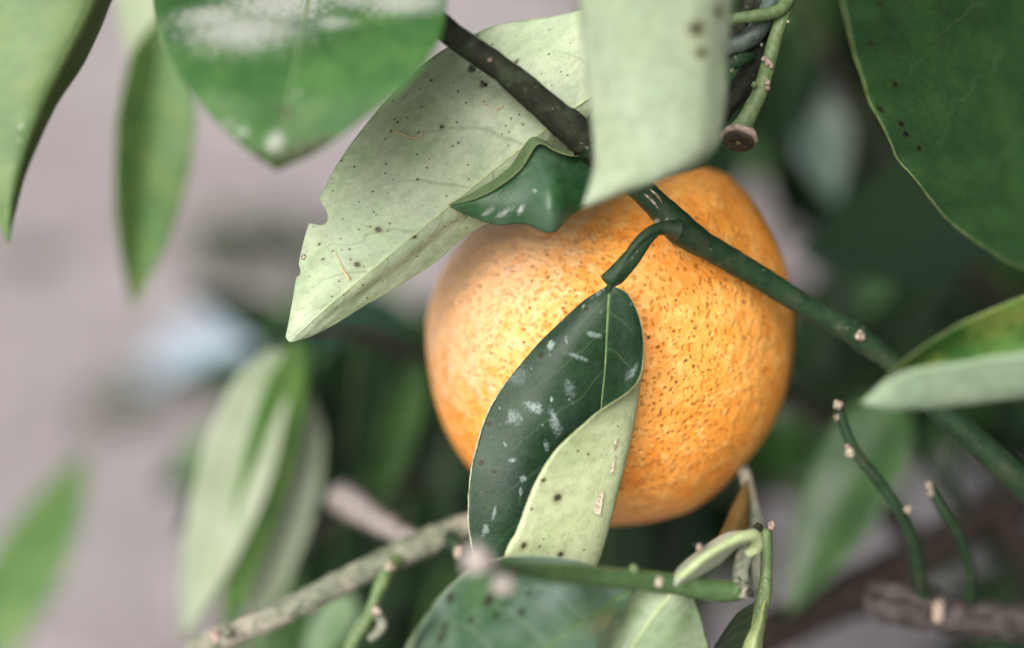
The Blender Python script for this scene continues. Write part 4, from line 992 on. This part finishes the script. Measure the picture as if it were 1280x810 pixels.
stem('limb', [(940, 800, 150, 30), (1010, 768, 150, 26), (1080, 735, 152, 30), (1160, 690, 158, 26), (1240, 640, 168, 24), (1380, 580, 190, 26), (1520, 540, 210, 32)], DARK_BARK, lr2, sides=20, lump=0.25, seed=15)
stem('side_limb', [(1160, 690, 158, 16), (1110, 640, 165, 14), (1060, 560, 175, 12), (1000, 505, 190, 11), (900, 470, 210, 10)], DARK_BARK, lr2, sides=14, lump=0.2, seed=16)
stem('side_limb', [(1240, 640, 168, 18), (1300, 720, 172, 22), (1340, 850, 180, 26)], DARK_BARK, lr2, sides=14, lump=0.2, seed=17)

# ------------------------------------------------------------------ lower left branch
lb = thing('grey_branch', at(700, 610, 31), 'grey green branch with a pinkish broken stub below the orange', 'branch')
stem('branch', [(235, 815, 31.0, 12), (270, 800, 32.0, 16), (340, 772, 34.0, 16), (400, 742, 36.0, 16), (460, 712, 38.0, 16), (520, 684, 40.0, 18), (560, 665, 42.0, 16), (600, 652, 44.0, 15), (680, 625, 46.0, 14), (760, 600, 61.0, 14)], GREY_TWIG, lb, sides=18, lump=0.14, seed=21)
stem('broken_stub', [(525, 682, 42.0, 15), (500, 668, 58.0, 14), (470, 650, 78.0, 15), (445, 634, 96.0, 18), (425, 622, 110.0, 18)], solid_mat('pinkish_bark', (0.20, 0.17, 0.155, 1), (0.30, 0.265, 0.25, 1), 0.3, 0.85, 0.2, 0.6), lb, sides=16, lump=0.45, seed=22)
stem('side_twig', [(497, 700, 36.0, 10), (482, 718, 32.0, 9.5), (470, 745, 30.0, 8), (462, 768, 30.0, 8), (448, 790, 30.0, 9), (430, 830, 30.0, 9)], LIGHT_TWIG, lb, sides=14, lump=0.12, seed=23)
stem('side_twig', [(470, 765, 29.0, 6), (478, 782, 28.0, 7), (462, 800, 28.0, 6)], GREY_TWIG, lb, sides=10, lump=0.2, seed=24)
knob('leaf_scar', at(487, 708, 28), mmpx(9, 42), SCAR, lb, seed=1)
knob('leaf_scar', at(471, 764, 25), mmpx(8, 39), SCAR, lb, seed=2)
knob('snapped_tip', at(268, 795, 30), mmpx(11, 44), PINK, lb, seed=3, rough=0.5)
knob('snapped_tip', at(284, 790, 28), mmpx(9, 42), GREY_TWIG, lb, seed=4, rough=0.5)
knob('stub_end', at(574, 690, 30), mmpx(10, 44), PINK, lb, seed=6)
stem('stub', [(560, 668, 41.0, 9), (572, 686, 32.0, 9)], GREEN_TWIG, lb, sides=10)

# ------------------------------------------------------------------ branches with leaves further back
def leafy_branch(label, twig_path, leaves, seed, mat=DARK_BARK, group='leafy branches behind the fruit'):
    base = at(*twig_path[-1][:3])
    t = thing('leafy_branch', base, label, 'branch', group)
    s_ = stem('twig', twig_path, mat, t, sides=10, step=8, lump=0.15, seed=seed)
    tp = o_pts[s_.name]
    for i, (b, e, w, mats, kw) in enumerate(leaves):
        B, T = at(*b), at(*e)
        L = Leaf(auto_rows(B, T, mmpx(w, (b[2] + e[2]) / 2), **kw), 2, 22, 10, 'top', 0.35, 0.5, 0.02, seed=seed * 10 + i, world=True, ripple=0.6)
        lf = L.build('leaf', mats, t)
        L.midrib(VEIN_TOP, lf, 0.5)
        dr = (T - B) / np.linalg.norm(T - B)
        petiole(B, dr, tp, GREEN_TWIG, lf)
    return t
B_EDGE = leaf_mat('far_margin', (0.10, 0.15, 0.05, 1), (0.14, 0.18, 0.07, 1), (0, 0, 0, 1), cheap=True)
B_WHITE = leaf_mat('far_whitish_under', (0.25, 0.31, 0.20, 1), (0.31, 0.36, 0.26, 1), (0, 0, 0, 1), 0.5, 0.4, trans=0.3, cheap=True)
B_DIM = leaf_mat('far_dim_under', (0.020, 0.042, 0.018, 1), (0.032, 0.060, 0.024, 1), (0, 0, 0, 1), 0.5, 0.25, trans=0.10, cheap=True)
B_GLOSS = leaf_mat('far_glossy_upper', (0.014, 0.042, 0.026, 1), (0.022, 0.056, 0.034, 1), (0, 0, 0, 1), 0.42, 0.32, trans=0.05, cheap=True)
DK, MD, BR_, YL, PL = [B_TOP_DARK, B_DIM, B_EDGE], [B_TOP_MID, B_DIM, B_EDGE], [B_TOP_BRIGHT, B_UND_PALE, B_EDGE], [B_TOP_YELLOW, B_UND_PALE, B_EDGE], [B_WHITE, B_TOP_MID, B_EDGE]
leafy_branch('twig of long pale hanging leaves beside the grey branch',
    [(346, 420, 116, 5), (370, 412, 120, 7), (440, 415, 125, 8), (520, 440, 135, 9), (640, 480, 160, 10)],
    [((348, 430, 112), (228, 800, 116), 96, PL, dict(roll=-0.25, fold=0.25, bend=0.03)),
     ((372, 420, 106), (278, 800, 120), 66, BR_, dict(roll=0.35, fold=0.2)),
     ((388, 490, 128), (318, 800, 134), 88, PL, dict(roll=-0.3, fold=0.3)),
     ((302, 520, 150), (220, 672, 156), 42, DK, dict(roll=0.6)),
     ((450, 420, 150), (428, 610, 160), 118, DK, dict(roll=0.2, fold=0.2)),
     ((510, 400, 165), (370, 430, 150), 80, [B_GLOSS, B_DIM, B_EDGE], dict(roll=-0.3, fold=0.1)),
     ((520, 445, 150), (470, 640, 158), 60, MD, dict(roll=0.5, fold=0.3)),
     ((552, 455, 170), (560, 650, 172), 90, DK, dict(roll=-0.3)),
     ((490, 450, 190), (500, 620, 195), 110, DK, dict(roll=0.1))], 61)
leafy_branch('shaded dark leaves hanging below the grey branch',
    [(340, 700, 210, 6), (420, 650, 200, 8), (520, 600, 195, 9), (640, 570, 205, 10), (780, 560, 220, 12)],
    [((430, 650, 190), (400, 800, 195), 100, DK, dict(roll=0.4)), ((490, 625, 200), (470, 790, 205), 90, DK, dict(roll=-0.3)), ((560, 600, 180), (530, 780, 180), 100, DK, dict(roll=0.3)),
     ((600, 600, 200), (600, 800, 200), 110, DK, dict(roll=0.0)), ((440, 740, 130), (380, 840, 130), 56, MD, dict(roll=-0.3)), ((580, 700, 150), (520, 830, 150), 80, MD, dict(roll=0.9)),
     ((400, 690, 230), (380, 830, 235), 70, MD, dict(roll=0.3)), ((680, 590, 200), (690, 760, 190), 130, DK, dict(roll=0.1)), ((750, 600, 120), (770, 790, 100), 130, DK, dict(roll=-0.1)), ((700, 610, 135), (720, 800, 130), 120, DK, dict(roll=0.3)), ((820, 600, 130), (800, 780, 125), 110, DK, dict(roll=0.3)), ((850, 600, 150), (850, 730, 145), 70, DK, dict(roll=0.1)), ((830, 590, 220), (830, 760, 215), 120, DK, dict(roll=0.2))], 62)
leafy_branch('leafy twig with a blurred mid green leaf behind the two bare twigs',
    [(1180, 380, 160, 8), (1150, 440, 150, 8), (1130, 480, 145, 9), (1150, 560, 160, 10), (1240, 680, 185, 12), (1380, 800, 200, 14)],
    [((1122, 486, 140), (985, 768, 128), 112, MD, dict(roll=-0.25, fold=0.25, bend=0.04)), ((1140, 470, 170), (1060, 600, 175), 90, DK, dict(roll=0.5)), ((1250, 470, 190), (1330, 560, 190), 90, DK, dict(roll=0.3)),
     ((1260, 700, 210), (1230, 860, 210), 80, DK, dict(roll=0.3)), ((1130, 480, 180), (1010, 480, 185), 80, DK, dict(roll=0.4)), ((1330, 690, 190), (1340, 500, 200), 90, MD, dict(roll=0.8))], 63, GREEN_TWIG)
leafy_branch('shaded leafy twig with bluish gleams beside the cut stalks',
    [(960, -60, 230, 7), (1010, 20, 235, 8), (1060, 120, 245, 9), (1110, 230, 255, 10), (1200, 330, 265, 12), (1340, 430, 280, 14)],
    [((1000, 20, 240), (960, 200, 250), 90, DK, dict(roll=0.4)), ((1000, 40, 260), (1045, 260, 245), 95, [B_GLOSS, B_DIM, B_EDGE], dict(roll=0.1, fold=0.1)), ((1080, 120, 250), (1110, 330, 260), 80, DK, dict(roll=0.8)),
     ((1080, 160, 255), (1180, 330, 260), 100, DK, dict(roll=0.1)), ((1150, 250, 230), (1075, 400, 230), 56, MD, dict(roll=0.3)), ((1120, 240, 280), (1040, 420, 290), 110, DK, dict(roll=-0.2)),
     ((1200, 320, 270), (1090, 440, 280), 90, DK, dict(roll=0.2)), ((1230, 350, 290), (1250, 480, 290), 100, DK, dict(roll=0.0)), ((960, -30, 240), (1040, 70, 240), 80, MD, dict(roll=-0.5)),
     ((980, -20, 260), (900, 120, 270), 80, MD, dict(roll=0.3)), ((1260, 370, 300), (1160, 380, 300), 90, DK, dict(roll=0.5)), ((1030, 360, 300), (1010, 500, 300), 90, DK, dict(roll=0.2))], 64)
# one loop makes the other twigs, shaded inside the tree
HOLES = [(985, 275, 45), (1025, 565, 45), (1190, 600, 60), (1110, 800, 70), (905, 740, 50), (1035, 745, 30), (1225, 690, 40), (1250, 640, 30), (600, 40, 90)]
def filler(label, start, end, d0, d1, nl, seed):
    r = np.random.default_rng(seed)
    path = []
    for k in range(5):
        f = k / 4
        path.append((start[0] + (end[0] - start[0]) * f + r.uniform(-15, 15), start[1] + (end[1] - start[1]) * f + r.uniform(-15, 15), d0 + (d1 - d0) * f, 5 + 5 * f))
    leaves = []
    tries = 0
    while len(leaves) < nl and tries < 400:
        tries += 1
        f = r.uniform(0, 1); d = d0 + (d1 - d0) * f
        bx, by = start[0] + (end[0] - start[0]) * f + r.uniform(-25, 25), start[1] + (end[1] - start[1]) * f + r.uniform(-25, 25)
        a = r.uniform(0, 2 * math.pi); l = r.uniform(90, 150) * D0 / (D0 + d) * 1.7
        ex, ey = bx + math.cos(a) * l, by + abs(math.sin(a)) * l * 0.9 + 20
        if any(math.hypot((bx + ex) / 2 - hx, (by + ey) / 2 - hy) < hr + 85 for hx, hy, hr in HOLES): continue
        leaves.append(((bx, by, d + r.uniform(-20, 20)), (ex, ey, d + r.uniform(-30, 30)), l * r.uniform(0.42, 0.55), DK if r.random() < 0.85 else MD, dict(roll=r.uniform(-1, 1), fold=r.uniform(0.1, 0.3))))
    return leafy_branch(label, path, leaves, seed)
filler('dark leafy twig behind the spotted dark leaf', (1080, 200), (1420, 120), 380, 420, 14, 101)
filler('dark leafy twig behind the bright turned leaf', (1040, 380), (1420, 420), 360, 430, 16, 102)
filler('dark leafy twig under the slanting far limb', (1180, 820), (1420, 560), 330, 400, 14, 103)
filler('dark leafy twig between the orange and the slanting limb', (820, 560), (1040, 640), 330, 380, 10, 104)
filler('dark leafy twig behind the long pale hanging leaves', (420, 470), (640, 560), 300, 340, 12, 105)
filler('dark leafy twig low behind the bluish bottom leaf', (420, 740), (720, 700), 300, 330, 12, 106)
filler('dark leafy twig behind the bunch of cut stalks', (960, 90), (1100, -160), 420, 460, 9, 107)

# ------------------------------------------------------------------ the tree itself: trunk beside the view, crown behind and above
tr_base = at(1900, 500, 420); tr_base[2] = 0.0
tree = thing('orange_tree', tr_base, 'leafy orange tree whose dark shaded crown fills the space behind the fruit', 'tree')
tp = [tr_base + np.array([0.02 * math.sin(k * 1.3), 0.015 * math.cos(k), 0.22 * k - 0.05]) for k in range(9)]
V, F = tube(cr_eval(np.array(tp), np.linspace(0, 8, 60)), np.linspace(0.075, 0.035, 60), 20, True, 0.25, 4)
mesh_obj('trunk', V, F, [BARK], tree)
top = tp[5]
for k, end in enumerate((at(1400, 690, 44), at(1500, 800, 69), at(1520, 540, 210), at(1100, -320, 20), at(380, -330, 20), at(1250, -200, 500))):
    st_ = tp[(3, 2, 4, 7, 8, 7)[k]] + np.array([0, 0, -0.02]); mid_ = (st_ + end) / 2 + np.array([0.03, 0.02, 0.02 if k < 3 else 0.14])
    ts = np.linspace(0, 1, 30)[:, None]
    pp = (1 - ts) ** 2 * st_ + 2 * ts * (1 - ts) * mid_ + ts ** 2 * end
    V, F = tube(pp, np.linspace(0.022, 0.0045, 30), 12, True, 0.2, k)
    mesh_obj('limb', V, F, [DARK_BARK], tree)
r = np.random.default_rng(77)
V, F, MI = [], [], []
SHAPE = [(0, 0), (.2, .72), (.5, 1.0), (.8, .55), (1, 0)]
def crown_ok(p):
    x, y, d = proj(p)
    if p[1] < 0.36: return p[0] > 0.42 and p[2] > 0.5  # unseen leaves right of the camera, put in to darken that side
    if d < 30 and not (y < -160): return False
    inframe = -60 < x < 1340 and -70 < y < 880
    if inframe:
        if d < 430: return False
        if x > 935: return not any(math.hypot(x - hx, y - hy) < hr + 105 for hx, hy, hr in HOLES)
        if x > 610: return not any(math.hypot(x - hx, y - hy) < hr + 105 for hx, hy, hr in HOLES)
        return 410 + 30 * math.sin(y * .02) < x and y > 430 and d < 900
    if y < -70:                                  # unseen canopy overhead, shaped to keep light off the background only
        return (x > 560 and d > 60) or (x > 250 and y < -300 and d > -25)
    return x > 1340 and d > 60
cnt = 0
ZONES = [(930, 1330, -60, 860, 440, 1000, 3200), (415, 640, 430, 860, 440, 800, 1500), (600, 940, 520, 860, 440, 800, 900)]
picks = []
for (xa, xb, ya, yb, da, db, kk) in ZONES:
    while kk > 0:
        p = at(r.uniform(xa, xb), r.uniform(ya, yb), r.uniform(da, db)); kk -= 1
        if crown_ok(p) and p[2] > 0.12: picks.append(p)
while cnt < 7500 + len(picks):
    if cnt < len(picks): p = picks[cnt]
    else:
        p = np.array([r.uniform(-0.25, 1.15), r.uniform(-0.35, 1.45), r.uniform(0.25, 1.95)])
        if not crown_ok(p): continue
    cnt += 1
    ax_ = np.array([r.normal(0, 1), r.normal(0, 1), r.normal(-0.5, .6)]); ax_ /= np.linalg.norm(ax_)
    up_ = np.array([r.normal(0, .6), r.normal(0, .6), 1.0]); sd_ = np.cross(ax_, up_); sd_ /= np.linalg.norm(sd_) + 1e-9
    nn2 = np.cross(sd_, ax_)
    l = r.uniform(0.055, 0.095); w = l * r.uniform(.22, .28)
    b0 = len(V)
    for (u, h) in SHAPE:
        c0 = p + ax_ * l * u - nn2 * 0.12 * l * u * u
        V += [c0 - sd_ * w * h + nn2 * w * h * .25, c0, c0 + sd_ * w * h + nn2 * w * h * .25]
    for k in range(4):
        a = b0 + k * 3
        F += [(a, a + 1, a + 4, a + 3), (a + 1, a + 2, a + 5, a + 4)]; mi_ = 0 if r.random() < .8 else 1; MI += [mi_, mi_]
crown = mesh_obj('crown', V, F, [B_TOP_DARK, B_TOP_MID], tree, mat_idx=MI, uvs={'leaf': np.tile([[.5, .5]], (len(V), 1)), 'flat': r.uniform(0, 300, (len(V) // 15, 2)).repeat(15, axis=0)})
tag(crown, kind='stuff')
